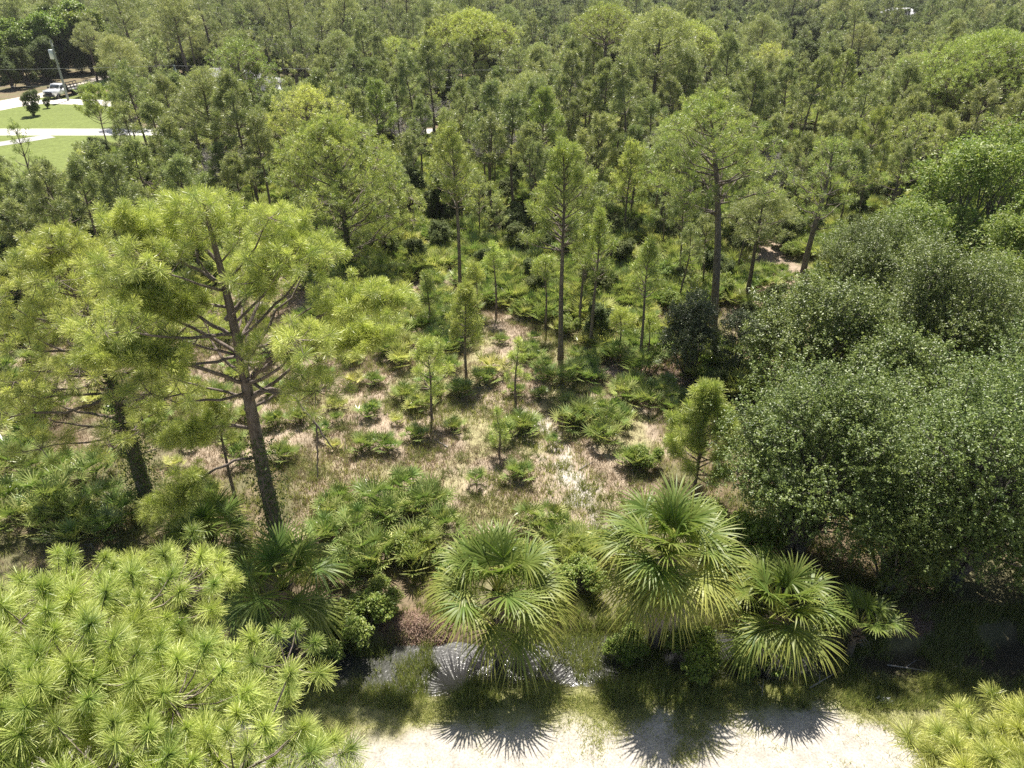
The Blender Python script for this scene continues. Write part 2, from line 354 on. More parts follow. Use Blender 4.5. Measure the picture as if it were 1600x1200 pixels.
def broadleaf(rng, H, R, cb, leaf=.1, nleaf=40000, lumps=24, trunk_r=.16, stems=3, tint=(.35, .5), up=.6, per=14, aspect=.55, ragged=.35):
    wood = MB(); fol = MB(); cz = (H+cb)/2; hz = (H-cb)/2
    u = nrm(rng.normal(size=(lumps, 3))); u[:, 2] = np.abs(u[:, 2])*1.0-.9*(rng.random(lumps) < .4); u = nrm(u)
    C = u*np.array([R*.76, R*.76, hz*.74])*(.5+.6*rng.random((lumps, 1)))+[0, 0, cz]
    rl = (.17+.15*rng.random(lumps))*min(R, hz*1.4)
    bases = [np.array([.25*stems*.3*math.cos(q*2.1+1), .25*stems*.3*math.sin(q*2.1+1), 0.]) for q in range(stems)]
    for i in range(lumps):
        b0 = bases[i % stems]; s = np.linspace(0, 1, 7)[:, None]
        m_ = b0*(1-s)+C[i]*s; m_[:, :2] = b0[:2]+(C[i][:2]-b0[:2])*s**1.6; m_[:, 2] += .12*R*np.sin(s[:, 0]*3.1)
        m_[:, :2] += (rng.normal(size=2)*.15*R)*np.sin(s*3.14)*.6; m_[0, 2] = -.2
        wood.add(*tube(m_, trunk_r*(1-.85*s[:, 0])*(.45+.5*rng.random()), 5))
    nsp = nleaf//per; li = rng.choice(lumps, nsp, p=rl**2/np.sum(rl**2))
    d = nrm(rng.normal(size=(nsp, 3))); d[:, 2] = np.where(rng.random(nsp) < up, np.abs(d[:, 2]), d[:, 2])
    rr = (.45+.6*rng.random(nsp)**.55)*(1+ragged*(rng.random(nsp) < .10)*rng.random(nsp))
    P = C[li]+d*(rl[li]*rr)[:, None]
    spk = (rng.random(nsp) < .16*ragged/.7)&(d[:, 2] > .1); P[spk] += (nrm(d[spk]*.5+[0, 0, 1.])*(.25+.55*rng.random((int(spk.sum()), 1))))*min(1, R/3.5)
    out = nrm(P-np.array([0, 0, cz-hz*.3])); sdv = nrm(out+d*.7+rng.normal(size=(nsp, 3))*.35)
    ks = rng.random((nsp, per, 1)); sp = .1+.24*min(1, R/3)
    lp = P[:, None]+sdv[:, None]*ks*sp+rng.normal(size=(nsp, per, 3))*leaf*.62*(1.1-.5*ks)
    tsp = tint[0]+.12*rng.normal(size=nsp)+.25*(rng.random(nsp) < .1)
    leaves(fol, lp.reshape(-1, 3), np.repeat(nrm(sdv*.4+[0, 0, .8]), per, 0), leaf, rng, tint=(np.repeat(tsp, per), tint[1]), aspect=aspect)
    sel = rng.choice(nsp, min(nsp, 160), replace=False)
    for q in sel: wood.add(*tube(np.array([C[li[q]], (C[li[q]]+P[q])/2+[0, 0, .05], P[q]+sdv[q]*.15]), [.02, .012, .005], 3))
    return wood, fol

def fan(mb, o, cd, n, length, spread, w, droop, fold, rng, tint, stations=4, mat=0, costa=.3):
    """a fan of n pointed leaflets starting at o around direction cd"""
    cd = nrm(cd); side = np.cross(cd, [0, 0, 1]); side = nrm(side if np.linalg.norm(side) > .05 else [1., 0, 0]); up = nrm(np.cross(side, cd))
    th = np.linspace(-spread, spread, n)+rng.normal(size=n)*.03
    L = length*(.62+.38*np.cos(th*.55))*(.92+.12*rng.random(n))
    d = np.cos(th)[:, None]*cd+np.sin(th)[:, None]*side+(np.abs(np.sin(th))*fold+.04*rng.normal(size=n))[:, None]*up; d = nrm(d)
    base = o+cd[None]*(costa*length*np.cos(th/2)**2)[:, None]*.6
    s = np.linspace(.0, 1, stations)
    g = droop*(.7+.6*rng.random(n))
    pts = base[:, None]+d[:, None]*(s[None, :, None]*L[:, None, None]); pts[..., 2] -= (g[:, None]*s[None]**2.4)*L[:, None]
    wv = nrm(np.cross(d, up+.25*rng.normal(size=(n, 3))))
    prof = np.interp(s, [0, .35, .75, 1], [.75, 1, .55, .04])*w
    v = np.stack([pts-wv[:, None]*prof[None, :, None]*.5, pts+wv[:, None]*prof[None, :, None]*.5], 2)  # n,st,2,3
    idx = np.arange(n*stations*2).reshape(n, stations, 2)
    a, b, c, e = idx[:, :-1, 0].ravel(), idx[:, :-1, 1].ravel(), idx[:, 1:, 1].ravel(), idx[:, 1:, 0].ravel()
    f = np.concatenate([np.stack([a, b, c], 1), np.stack([a, c, e], 1)])
    t = np.zeros((n, stations, 2, 4), np.float32); t[..., 3] = 1
    t[..., 0] = np.clip(tint[0]+tint[2]*s[None, :, None]**2+.05*rng.normal(size=(n, 1, 1)), 0, 1); t[..., 1] = np.clip(tint[1]+.1*rng.normal(size=(n, 1, 1)), 0, 1)
    mb.add(v.reshape(-1, 3), f, t.reshape(-1, 4), mat)

def arc(o, az, el, L, sag, n=6):
    s = np.linspace(0, 1, n); pts = [np.asarray(o, float)]
    for q in range(1, n):
        e = el-sag*s[q]
        pts.append(pts[-1]+L/(n-1)*np.array([math.cos(az)*math.cos(e), math.sin(az)*math.cos(e), math.sin(e)]))
    return np.array(pts)

def cabbage_palm(loc, zc, R, nf, label, seed, dead=6, trunk_r=.2, yellow=.25, base_off=(0, 0), low=-.7):
    rng = np.random.default_rng(seed)
    root = empty("cabbage_palm", loc, label, "palm tree", "cabbage palms along the ditch")
    s = np.linspace(0, 1, 8); path = np.stack([base_off[0]*(1-s)**2, base_off[1]*(1-s)**2, -.5+(zc+.5)*s], 1)
    mb = MB(); mb.add(*tube(path, trunk_r*(1.25-.25*s+.06*np.sin(s*40)), 10))
    for k in range(26):                                     # old leaf boots
        z = zc*(.35+.6*rng.random()); a = rng.random()*6.28
        mb.add(*tube(arc([0+trunk_r*.8*math.cos(a), trunk_r*.8*math.sin(a), z], a, 1.0, .3, .3, 3), [.05, .04, .02], 4))
    part("trunk", mb, M['palmtrunk'], root, True)
    for k in range(nf):
        t = k/(nf-1); az = k*2.399+rng.normal()*.35; el = 1.45-t*(1.45-low)+rng.normal()*.16
        pl = R*(.42+.12*rng.random())*(.8 if el > 1.2 else 1); fb = MB()
        pts = arc([.05*math.cos(az), .05*math.sin(az), zc-.15*t], az, el+.25, pl, .45)
        fb.add(*tube(pts, np.linspace(.028, .014, 6), 4), tint=(.45, .6, 0, 1))
        cd = nrm(pts[-1]-pts[-2]); cd = nrm(cd+np.array([0, 0, -.08-.2*rng.random()])); cd[2] = max(cd[2], -.75 if rng.random() < .25*(dead > 8) else -.38); cd = nrm(cd)
        ty = (t > .55)*yellow*rng.random()*1.6
        fan(fb, pts[-1], cd, 32, R*.52*(.9+.15*rng.random()), 2.0, .062, (.12+.25*t+.25*rng.random()), .1+.35*rng.random(), rng, (.08+ty, .45+.2*rng.random(), .15+yellow*t*1.3), stations=5)
        part("frond", fb, M['palm'], root)
    for k in range(dead):
        az = k*2.1+rng.random(); fb = MB(); pts = arc([0, 0, zc-.25], az, -.5-.35*rng.random(), R*.4, .5)
        fb.add(*tube(pts, np.linspace(.025, .012, 6), 4), tint=(.4, .5, 0, 1))
        fan(fb, pts[-1], nrm(pts[-1]-pts[-2]+[0, 0, -.6]), 24, R*.42, 1.2, .045, .5, .5, rng, (.4+.3*rng.random(), .45, 0), stations=4)
        part("dead_frond", fb, M['dead'], root, label="brown dead frond hanging down")
    return root

def palmetto_mesh(seed, ros=6, rad=.7, hue=.12, nf=7, seg=13, fr=.62, pl=.6):
    rng = np.random.default_rng(seed); fb = MB(); db = MB(); sb = MB()
    for i in range(ros):
        a = rng.random()*6.28; r = rad*math.sqrt(rng.random()) if ros > 1 else 0
        c = np.array([r*math.cos(a), r*math.sin(a), .02])
        lean = np.array([math.cos(a), math.sin(a)])*.25*(r/max(rad, .1)); zt = .1+.25*rng.random()
        sb.add(*tube(np.array([c-[lean[0], lean[1], .1], c+[0, 0, zt*.6], c+[lean[0]*.3, lean[1]*.3, zt]]), [.06, .055, .04], 5))
        c = c+[lean[0]*.3, lean[1]*.3, zt]
        for k in range(nf):
            t = k/nf; az = k*2.4+rng.random()*.5+a; el = 1.45-1.0*t+rng.normal()*.15
            L = pl*(.75+.5*rng.random()); pts = arc(c, az, el, L, .25, 4)
            sb.add(*tube(pts, [.012, .01, .009, .007], 3))
            cd = nrm(nrm(pts[-1]-pts[-2])*[1, 1, 1]+[0, 0, .05+.35*rng.random()])
            fan(fb, pts[-1], cd, seg, fr*(.85+.3*rng.random()), 1.8, .072, .03+.1*rng.random(), .15, rng,
                (np.clip(hue+.16*rng.normal()+(.45 if rng.random() < .08 else 0), 0, 1), .5+.15*rng.normal(), .25), stations=3, costa=.05)
        for k in range(4):
            az = rng.random()*6.28; pts = arc(c, az, .1-.5*rng.random(), pl*.7, .4, 3)
            fan(db, pts[-1], nrm(pts[-1]-pts[-2]+[0, 0, -.3]), 10, fr*.85, 1.3, .035, .3, .3, rng, (.3+.4*rng.random(), .45, 0), stations=3, costa=.05)
    return fb, db, sb

# ------------------------------------------------------------------ ground
def deep(x):                                                # how much water the ditch holds along its length
    return np.clip(.08+.5*np.exp(-((x+2.9)/1.6)**4)+.5*np.exp(-((x-2.8)/1.5)**4)+.4*np.exp(-((x-7.6)/1.6)**4), 0, .8)
def gz(x, y):
    x = np.asarray(x, float); y = np.asarray(y, float)
    c = 15.75+.35*np.sin(x*.35)+.8*(fbm(x*.4, x*0+2, 3)-.5); w = 1.55
    d = np.clip(1-((y-c)/w)**2, 0, 1)
    return -.62*sstep(0, 1, d)*(.5+.6*deep(x)) + .18*(fbm(x*.5, y*.5, 9, 4)-.5)*sstep(13.2, 14.5, y)*(1-sstep(60, 90, y)) + .1*np.exp(-((y-13.9)/.5)**2)*(fbm(x, y, 31)-.5) 
def gzf(x, y): return float(gz(np.array([x]), np.array([y]))[0])

clearing = PG([(420, 860), (470, 700), (400, 640), (430, 590), (560, 570), (640, 560), (700, 540), (740, 480), (860, 480), (900, 560), (1010, 600), (1020, 700), (985, 800), (930, 850), (800, 850), (700, 830), (600, 850), (500, 870)])
left_open = PG([(0, 560), (60, 540), (420, 420), (700, 430), (740, 560), (640, 700), (300, 740), (160, 700), (0, 640)])
right_bare = PG([(960, 480), (1060, 500), (1100, 640), (1000, 620), (950, 560)])
far_bare = PG([(1180, 360), (1260, 390), (1260, 560), (1130, 620), (1120, 520)])
white_patch = PG([(820, 640), (850, 660), (880, 700), (905, 730), (945, 780), (935, 830), (880, 800), (850, 720)])
lawn = PG([(-260, 205), (-260, 320), (0, 320), (120, 275), (170, 225), (420, 212), (420, 203), (200, 200), (230, 150), (150, 146), (120, 148), (60, 152), (0, 165), (-260, 190)])
SLOTS = lawn
ROAD_Y0, ROAD_Y1 = 95.0, 99.0
def lines(segs):
    out = [segs[0][0]]
    for a, b, st in segs: out += list(np.arange(a+st, b+st*.5, st))
    return np.array(out)
xs_half = lines([(0, 26, .22), (26, 60, 1.0), (60, 200, 4), (200, 1200, 50)])
xs = np.concatenate([-xs_half[::-1], xs_half[1:]])
ys = lines([(-60, 6, 6), (6, 13, .5), (13, 42, .22), (42, 80, .7), (80, 160, 1.5), (160, 400, 8), (400, 2400, 100)])
X, Y = np.meshgrid(xs, ys); Z = gz(X, Y)
n1 = fbm(X*.55, Y*.55, 1, 5); n2 = fbm(X*1.7, Y*1.7, 11, 4); n3 = fbm(X*.12, Y*.12, 21, 3)
def C3(*c): return np.array(c)
colr = C3(.20, .155, .10)*(.75+.5*n2[..., None])+C3(-.02, .012, -.01)*sstep(.45, .6, n1)[..., None]     # litter with weeds
def lay(c, m):
    global colr
    colr = colr*(1-m[..., None])+np.asarray(c)*m[..., None]
dryc = C3(.40, .32, .24)[None, None]*(.8+.4*n2[..., None])
mk = lambda poly, f, k=2.0: 1-sstep(-f, f, sdist(poly, X, Y)+(n1-.5)*k*2)
pass; lay(dryc, mk(left_open, 1.2, 3)*sstep(.3, .5, n3+n1*.3-.02)); lay(dryc, mk(clearing, .8))
lay(C3(.42, .31, .25)*(.8+.4*n2[..., None]), mk(right_bare, .8)); lay(C3(.36, .28, .21)*(.8+.4*n2[..., None]), mk(far_bare, 1, 3))
lay(C3(.30, .31, .12)[None, None]*(.8+.4*n1[..., None]), mk(clearing, .5)*sstep(.52, .62, fbm(X*.35, Y*.35, 77, 3))*.55)
lay(C3(.55, .50, .46)[None, None]*(.85+.25*n2[..., None]), mk(white_patch, .5, 1.2)*sstep(.38, .52, n2))
dl = np.minimum(sdist(lawn, X, Y), 99); lay(C3(.18, .22, .065)[None, None]*(.8+.4*n2[..., None]), 1-sstep(-1, 1, dl))
bank = sstep(12.5, 13.5, Y+(n1-.5)*1.4)*(1-sstep(14.4, 15.2, Y)); lay(C3(.30, .29, .14)[None, None]*(.8+.5*n2[..., None]), bank)
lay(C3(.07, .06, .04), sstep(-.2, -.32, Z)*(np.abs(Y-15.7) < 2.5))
lay(C3(.30, .16, .12)[None, None]*(.7+.6*n2[..., None]), np.exp(-(((X+3.2)/1.2)**2+((Y-17.0)/.7)**2)**2))
sandc = C3(.48, .44, .385)[None, None]*(.93+.12*n2[..., None])
lay(sandc, (1-sstep(12.5, 13.5, Y+(n1-.5)*1.4+(fbm(X*.22, Y*.22, 123, 3)-.5)*3.2+(n2-.5)*.9))*sstep(-4, 7, Y))
for px_, py_, rr_ in ((49, 118, 5.5), (-2.5, 197, 7), (9, 190, 5), (28, 106, 4), (-58, 150, 3)): lay(C3(.72, .66, .58)[None, None]*(.9+.2*n2[..., None]), 1-sstep(.7, 1.1, np.hypot(X-px_, (Y-py_)/1.2)/rr_+(n1-.5)*.8))
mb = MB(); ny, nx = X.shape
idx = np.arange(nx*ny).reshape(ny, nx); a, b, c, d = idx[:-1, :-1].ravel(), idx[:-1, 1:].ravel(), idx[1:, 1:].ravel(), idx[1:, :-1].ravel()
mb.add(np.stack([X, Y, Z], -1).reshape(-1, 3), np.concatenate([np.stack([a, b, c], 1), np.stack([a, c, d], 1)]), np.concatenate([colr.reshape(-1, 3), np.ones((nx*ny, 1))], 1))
def ground_mat(name, attr=True, col=(.5, .5, .5), amp=.5, scale=14, bump=.6):
    m, n, b = new_mat(name); L = n.links
    geo = n.nodes.new("ShaderNodeNewGeometry")
    ns = n.nodes.new("ShaderNodeTexNoise"); ns.inputs["Scale"].default_value = scale; ns.inputs["Detail"].default_value = 8; ns.inputs["Roughness"].default_value = .75
    L.new(geo.outputs["Position"], ns.inputs["Vector"])
    n2_ = n.nodes.new("ShaderNodeTexNoise"); n2_.inputs["Scale"].default_value = scale*.16; n2_.inputs["Detail"].default_value = 5; L.new(geo.outputs["Position"], n2_.inputs["Vector"])
    mr = n.nodes.new("ShaderNodeMapRange"); mr.inputs[1].default_value = .3; mr.inputs[2].default_value = .7; mr.inputs[3].default_value = 1-amp; mr.inputs[4].default_value = 1+amp*.7; L.new(ns.outputs[0], mr.inputs[0])
    mr2 = n.nodes.new("ShaderNodeMapRange"); mr2.inputs[1].default_value = .3; mr2.inputs[2].default_value = .7; mr2.inputs[3].default_value = 1-amp*.4; mr2.inputs[4].default_value = 1+amp*.3; L.new(n2_.outputs[0], mr2.inputs[0])
    mu = n.nodes.new("ShaderNodeMath"); mu.operation = 'MULTIPLY'; L.new(mr.outputs[0], mu.inputs[0]); L.new(mr2.outputs[0], mu.inputs[1])
    vm = n.nodes.new("ShaderNodeVectorMath"); vm.operation = 'SCALE'; L.new(mu.outputs[0], vm.inputs["Scale"])
    if attr:
        at_ = n.nodes.new("ShaderNodeAttribute"); at_.attribute_name = "tint"; L.new(at_.outputs["Color"], vm.inputs[0])
    else: vm.inputs[0].default_value = col
    L.new(vm.outputs[0], b.inputs["Base Color"]); b.inputs["Roughness"].default_value = .95; b.inputs["Specular IOR Level"].default_value = .15
    bp = n.nodes.new("ShaderNodeBump"); bp.inputs["Strength"].default_value = bump; bp.inputs["Distance"].default_value = .05; L.new(ns.outputs[0], bp.inputs["Height"]); L.new(bp.outputs[0], b.inputs["Normal"])
    return m
g_ = link("ground", mb.mesh("ground", ground_mat("ground_soil"), True)); tag(g_, "sandy forest floor with dry grass, litter and bare patches", kind="structure")

def sheet(name, edge0, edge1, mat, label, tint=(.5, .5, .5, 1)):
    """strip between two point rows"""
    e0 = np.asarray(edge0, float); e1 = np.asarray(edge1, float); n = len(e0)
    v = np.concatenate([e0, e1]); i = np.arange(n-1)
    m = MB().add(v, np.concatenate([np.stack([i, i+1, i+n+1], 1), np.stack([i, i+n+1, i+n], 1)]), tint)
    return tag(link(name, m.mesh(name, mat)), label, kind="structure")
xr = np.linspace(-60, 60, 900)
e = 11.5+.8*(fbm(xr*.7, xr*0, 40, 4)-.5)+.5*(fbm(xr*3, xr*0, 44, 3)-.5)
sand_m = ground_mat("white_sand", False, (.48, .44, .385), .25, 9, .35)
sheet("sand_road", np.stack([xr, xr*0+7.2, xr*0+.006], 1), np.stack([xr, e, xr*0+.02], 1), sand_m, "pale sandy track crossing the bottom of the scene")
road_m = ground_mat("pale_road", False, (.62, .6, .57), .12, 3, .1)
xr = np.linspace(-260, 260, 120); sheet("road", np.stack([xr, xr*0+ROAD_Y0, xr*0+.01], 1), np.stack([xr, xr*0+ROAD_Y1, xr*0+.01], 1), road_m, "straight pale road beyond the lot")
def ribbon(name, pts, wd, mat, label, z=.014):
    p = np.array(pts, float); t = np.linspace(0, len(p)-1, 40); q = np.stack([np.interp(t, np.arange(len(p)), p[:, k]) for k in range(2)], 1)
    for _ in range(6): q[1:-1] = (q[:-2]+2*q[1:-1]+q[2:])/4
    tn = nrm(np.gradient(q, axis=0)); nn = np.stack([-tn[:, 1], tn[:, 0]], 1)*wd/2
    zz = np.full((40, 1), z); sheet(name, np.hstack([q-nn, zz]), np.hstack([q+nn, zz]), mat, label)
ribbon("dirt_track", [G(p, q)[:2] for p, q in ((-150, 182), (-40, 176), (20, 164), (75, 158), (150, 160), (240, 166))], 4.4, ground_mat("track_sand", False, (.6, .56, .5), .15, 3, .1), "curving pale driveway across the lawn")
ribbon("path", [G(p, q)[:2] for p, q in ((-60, 172), (40, 154), (110, 139), (150, 126), (175, 118))], 4, ground_mat("path_sand", False, (.55, .49, .42), .2, 3, .1), "dirt track beside the dark wood", .01)
ribbon("driveway", [G(p, q)[:2] for p, q in ((-80, 236), (0, 225), (40, 219), (80, 212.5))], 2.6, ground_mat("drive_gravel", False, (.40, .39, .38), .2, 4, .1), "short grey driveway below the road")
# water
m, n, b = new_mat("ditch_water"); b.inputs["Base Color"].default_value = (.05, .05, .045, 1); b.inputs["Roughness"].default_value = .13; b.inputs["Specular IOR Level"].default_value = .55; b.inputs["IOR"].default_value = 1.6
tc = n.nodes.new("ShaderNodeNewGeometry"); ns = n.nodes.new("ShaderNodeTexNoise"); ns.inputs["Scale"].default_value = 9; ns.inputs["Detail"].default_value = 5
n.links.new(tc.outputs["Position"], ns.inputs["Vector"]); bp = n.nodes.new("ShaderNodeBump"); bp.inputs["Strength"].default_value = .25; bp.inputs["Distance"].default_value = .03
n.links.new(ns.outputs[0], bp.inputs["Height"]); n.links.new(bp.outputs[0], b.inputs["Normal"])
WZ = -.30
xw = np.linspace(-6, 10.3, 60); sheet("water", np.stack([xw, xw*0+14.0, xw*0+WZ], 1), np.stack([xw, xw*0+18.2, xw*0+WZ], 1), m, "shallow shining water standing in the ditch")

# ------------------------------------------------------------------ big pines near the camera
PG_NEAR = "large pines close to the camera"
def hero_pine(base, H, R, cb, label, seed, needles=110, nw=.007, tr=.3, group=None, tint=(.35, .55), mat='needle', vine=None, extra=None, **kw):
    rng = np.random.default_rng(seed)
    root = empty("pine_tree", (base[0], base[1], gzf(base[0], base[1])), label, "tree", group)
    dome = kw.pop('style', 'mature') == 'mature'
    path, rad, limbs, P, A = dome_pine(rng, H, R, cb, tuft_r=tr, **kw) if dome else pine(rng, H, R, cb, tuft_r=tr, style='young', **kw)
    if extra:                                               # explicit limbs given in world coordinates
        for pts, r0, leafy in extra:
            pts = np.array([[p[0]-base[0], p[1]-base[1], p[2]] for p in pts]); nn = len(pts)
            t = np.linspace(0, nn-1, nn*4); q = np.stack([np.interp(t, np.arange(nn), pts[:, k]) for k in range(3)], 1)
            for _ in range(3): q[1:-1] = (q[:-2]+2*q[1:-1]+q[2:])/4
            q[1:-1] += rng.normal(size=(len(q)-2, 3))*.02
            limbs.append((q, np.linspace(r0, .02, len(q)), 6))
            if leafy:
                p2, a2 = [], []
                for i in range(int(len(q)*leafy), len(q)):
                    for _ in range(5):
                        dd = nrm(rng.normal(size=3)*[1, 1, .4]+nrm(q[-1]-q[0])*.5+[0, 0, .3]); l = .3+.6*rng.random()
                        limbs.append((np.array([q[i], q[i]+dd*l*.5, q[i]+dd*l+[0, 0, .12]]), np.array([.014, .01, .005]), 3))
                        p2 += [q[i]+dd*l+[0, 0, .12], q[i]+dd*l*.55+[.15*rng.normal(), .15*rng.normal(), .1]]; a2 += [dd+[0, 0, .5]]*2
                P = np.concatenate([P, p2]); A = np.concatenate([A, a2])
    tm = MB().add(*tube(path, rad, 12)); part("trunk", tm, M['bark'], root, True)
    wood = MB(); big = [l for l in limbs if l[2] > 4]; small = [l for l in limbs if l[2] <= 4]
    for l in small: wood.add(*tube(*l))
    for l in big: part("branch", MB().add(*tube(*l)), M['bark'], root, True)
    part("twigs", wood, M['bark'], root)
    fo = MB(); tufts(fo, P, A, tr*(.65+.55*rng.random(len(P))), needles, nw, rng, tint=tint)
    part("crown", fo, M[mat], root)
    if vine:
        vb = MB(); vine_leaves(vb, path, rad, vine[0], vine[1], vine[2], rng, vine[3]); part("vine", vb, M['vine'], root, label="climbing vine wrapped round the trunk")
    return root

# A: crown filling the lower left corner
hero_pine((-6.8, 6.4), 12.1, 4.35, 8.3, "big yellow-green pine whose broad crown hangs over the sandy track", 3, needles=250, nw=.0074, tr=.30, lumps=44, lump_r=.95, trunk_r=.2,
          group=PG_NEAR, tuft_sp=.55, tint=(.42, .65), wig=.12, squash=.75)
# B: crown in the lower right corner
hero_pine((8.2, 6.1), 10.2, 2.05, 8.4, "pine crown rising over the sandy track near the white scrap of litter", 12, needles=250, nw=.0074, tr=.30, lumps=15, lump_r=.85, trunk_r=.12,
          group=PG_NEAR, tuft_sp=.54, tint=(.42, .62), wig=.1)
# C: the tall pine with broken lower limbs
bC = G(440, 862); YC = bC[1]
ex = [([at(385, 640, YC), at(400, 612, YC-.2), at(430, 605, YC-.5), at(465, 625, YC-.9), at(495, 665, YC-1.1), at(520, 700, YC-1.2)], .10, 0),
      ([at(495, 665, YC-1.1), at(497, 700, YC-1.2), at(496, 745, YC-1.3)], .035, 0),
      ([at(380, 600, YC), at(410, 575, YC+.2), at(450, 550, YC+.5), at(500, 535, YC+.8), at(560, 538, YC+.9), at(600, 530, YC+1)], .12, .55),
      ([at(395, 670, YC), at(355, 662, YC-.5), at(320, 672, YC-1), at(280, 690, YC-1.2)], .07, .6),
      ([at(405, 715, YC), at(370, 718, YC-.3), at(320, 740, YC-.6), at(280, 775, YC-.8), at(255, 800, YC-1)], .06, .55),
      ([at(355, 520, YC), at(310, 495, YC-.4), at(270, 480, YC-.8), at(230, 460, YC-1)], .07, .4),
      ([at(352, 500, YC), at(385, 465, YC+.3), at(420, 430, YC+.6), at(465, 380, YC+.6)], .08, .4),
      ([at(340, 440, YC), at(290, 410, YC), at(240, 385, YC-.5), at(200, 350, YC-.5)], .06, .45),
      ([at(385, 600, YC), at(300, 570, YC-1.5), at(230, 560, YC-2.2), at(150, 560, YC-2.5)], .08, .4),
      ([at(400, 580, YC), at(480, 500, YC-.5), at(560, 470, YC-.8), at(620, 480, YC-1)], .07, .45)]
hero_pine(bC, 14.3, 4.8, 7.8, "tall open-crowned pine with bare curved lower limbs and vine on its base", 21, needles=190, nw=.0115, tr=.31, lumps=32, lump_r=.8, trunk_r=.3, open_front=.5, top_round=1.4,
          group=PG_NEAR, tuft_sp=.56, tint=(.42, .66), wig=.15, vine=(0, 5.6, 2800, .6), extra=ex, dead_limbs=0)
# D: second big pine on the left
bD = G(235, 792)
hero_pine(bD, 12.4, 4.8, 4.6, "broad pine with dark vine-choked trunk behind the tall open-crowned pine", 34, needles=170, nw=.012, tr=.31, lumps=48, lump_r=.9, trunk_r=.3,
          group=PG_NEAR, tuft_sp=.62, tint=(.38, .55), vine=(0, 7.5, 7000, .75), dead_limbs=4)

# ------------------------------------------------------------------ middle-distance pines, each by where it stands
def mid(bx, by, ty, hw, cby, label, seed, style='young', n_limb=None, tint=(.3, .5), vine=None, lean=(0, 0), trunk_r=None, needles=60, group="pines round the clearing", asym=None, gap=0., mat='needle', tr=.3, dead=3, sp=1.0, tx=None):
    b = G(bx, by); H = at(bx, ty, b[1])[2]; dep = project((b[0], b[1], H*.7))[2]; R = hw*dep/FPX; cb = max(.4, at(bx, cby, b[1])[2])
    if tx is not None: lean = (at(tx, ty, b[1])[0]-b[0], 0)
    n_limb = n_limb or int(18+(H-cb)*4.5+R*3)
    trunk_r = trunk_r or (.035+.009*H if style == 'young' else .05+.017*H)
    return hero_pine(b, H, R, cb, label, seed, needles=needles, nw=.016*max(1, dep/30)**.8, tr=tr, group=group, tint=(tint[0]+.08, tint[1]+.12), mat=mat, vine=vine, style=style, n_limb=n_limb, trunk_r=trunk_r, lean=lean,
                     wig=.12 if style == 'young' else .25, dead_limbs=dead, asym=asym, gap=gap, tuft_sp=.32 if style == 'young' else .62, spread=sp,
                     lumps=int(9+R*R*1.45+(H-cb)*1.8), lump_r=max(.5, .2*R))
mid(548, 434, 168, 125, 392, "broad domed pine with dark vine-covered trunk behind the clearing", 101, 'mature', vine=(0, 8, 5000, .5), tint=(.25, .45))
mid(505, 345, 128, 85, 250, "yellowish domed pine standing right behind the broad domed pine", 102, 'mature', tint=(.5, .6), needles=34)
mid(402, 255, 52, 62, 160, "tall open pine rising in front of the grey house roof", 103, 'mature', tint=(.15, .4), needles=30)
mid(1112, 545, 136, 122, 310, "largest pine of the middle distance with thick straight grey trunk", 104, 'mature', tint=(.12, .5), n_limb=50, trunk_r=.27, needles=70, gap=.12, tx=1118)
mid(876, 560, 222, 70, 395, "straight slender pine standing at the centre of the palmettos", 105, 'young', tx=879, n_limb=60, tint=(.15, .5), trunk_r=.16, needles=50, gap=.15)
mid(720, 485, 190, 42, 330, "tall thin pine left of the straight slender pine, beyond the small two-stemmed one", 106, 'young', n_limb=46, tint=(.15, .45), needles=40, gap=.2)
mid(729, 592, 438, 32, 540, "young two-stemmed pine at the edge of the dry grass", 107, 'young', n_limb=36, tint=(.2, .5), needles=60)
mid(675, 656, 522, 42, 610, "small pine with bare black stem alone on dry grass", 108, 'young', n_limb=16, tint=(.35, .6), needles=70, gap=.2, tr=.32)
mid(806, 632, 526, 20, 600, "thin sapling pine beside the palmettos of the clearing", 109, 'young', n_limb=9, tint=(.4, .6), needles=60, tr=.24)
mid(780, 712, 640, 16, 700, "knee-high pine seedling beside a palmetto in the clearing", 110, 'young', n_limb=9, tint=(.3, .5), needles=60, tr=.22)
mid(1083, 772, 598, 70, 745, "lush conical young pine behind the tallest cabbage palm", 111, 'young', n_limb=46, tint=(.15, .58), needles=120, tr=.34, dead=1)
mid(775, 492, 374, 20, 425, "skinny pine with a tuft of needles only at its top beyond the dry grass", 112, 'young', n_limb=10, tint=(.35, .6), needles=50)
mid(852, 515, 395, 24, 440, "skinny dark-stemmed pine just left of the straight slender pine", 113, 'young', n_limb=12, tint=(.2, .5), needles=46)
mid(923, 545, 320, 34, 440, "slender pine just right of the straight slender pine", 114, 'young', n_limb=30, tint=(.15, .5), needles=46)
mid(905, 520, 345, 26, 420, "thin pine behind the straight slender pine", 115, 'young', n_limb=22, tint=(.2, .5), needles=40)
mid(998, 572, 372, 32, 470, "thin crooked pine over the reddish bare ground", 116, 'young', n_limb=30, tint=(.2, .5), needles=46, gap=.2)
mid(965, 562, 478, 20, 520, "waist-high pine above the palmettos by the reddish bare ground", 117, 'young', n_limb=12, tint=(.35, .6), needles=50)
mid(1010, 568, 490, 12, 520, "tiny pine sapling at the foot of the thin crooked pine", 118, 'young', n_limb=7, tint=(.4, .6), needles=50, tr=.24)
mid(672, 520, 420, 18, 500, "dark green sapling pine among the palmetto thicket", 119, 'young', n_limb=14, tint=(.05, .3), needles=50)
mid(745, 500, 405, 15, 440, "small pale-tipped pine with bare stem among the palmetto thicket", 120, 'young', n_limb=8, tint=(.35, .6), needles=46)
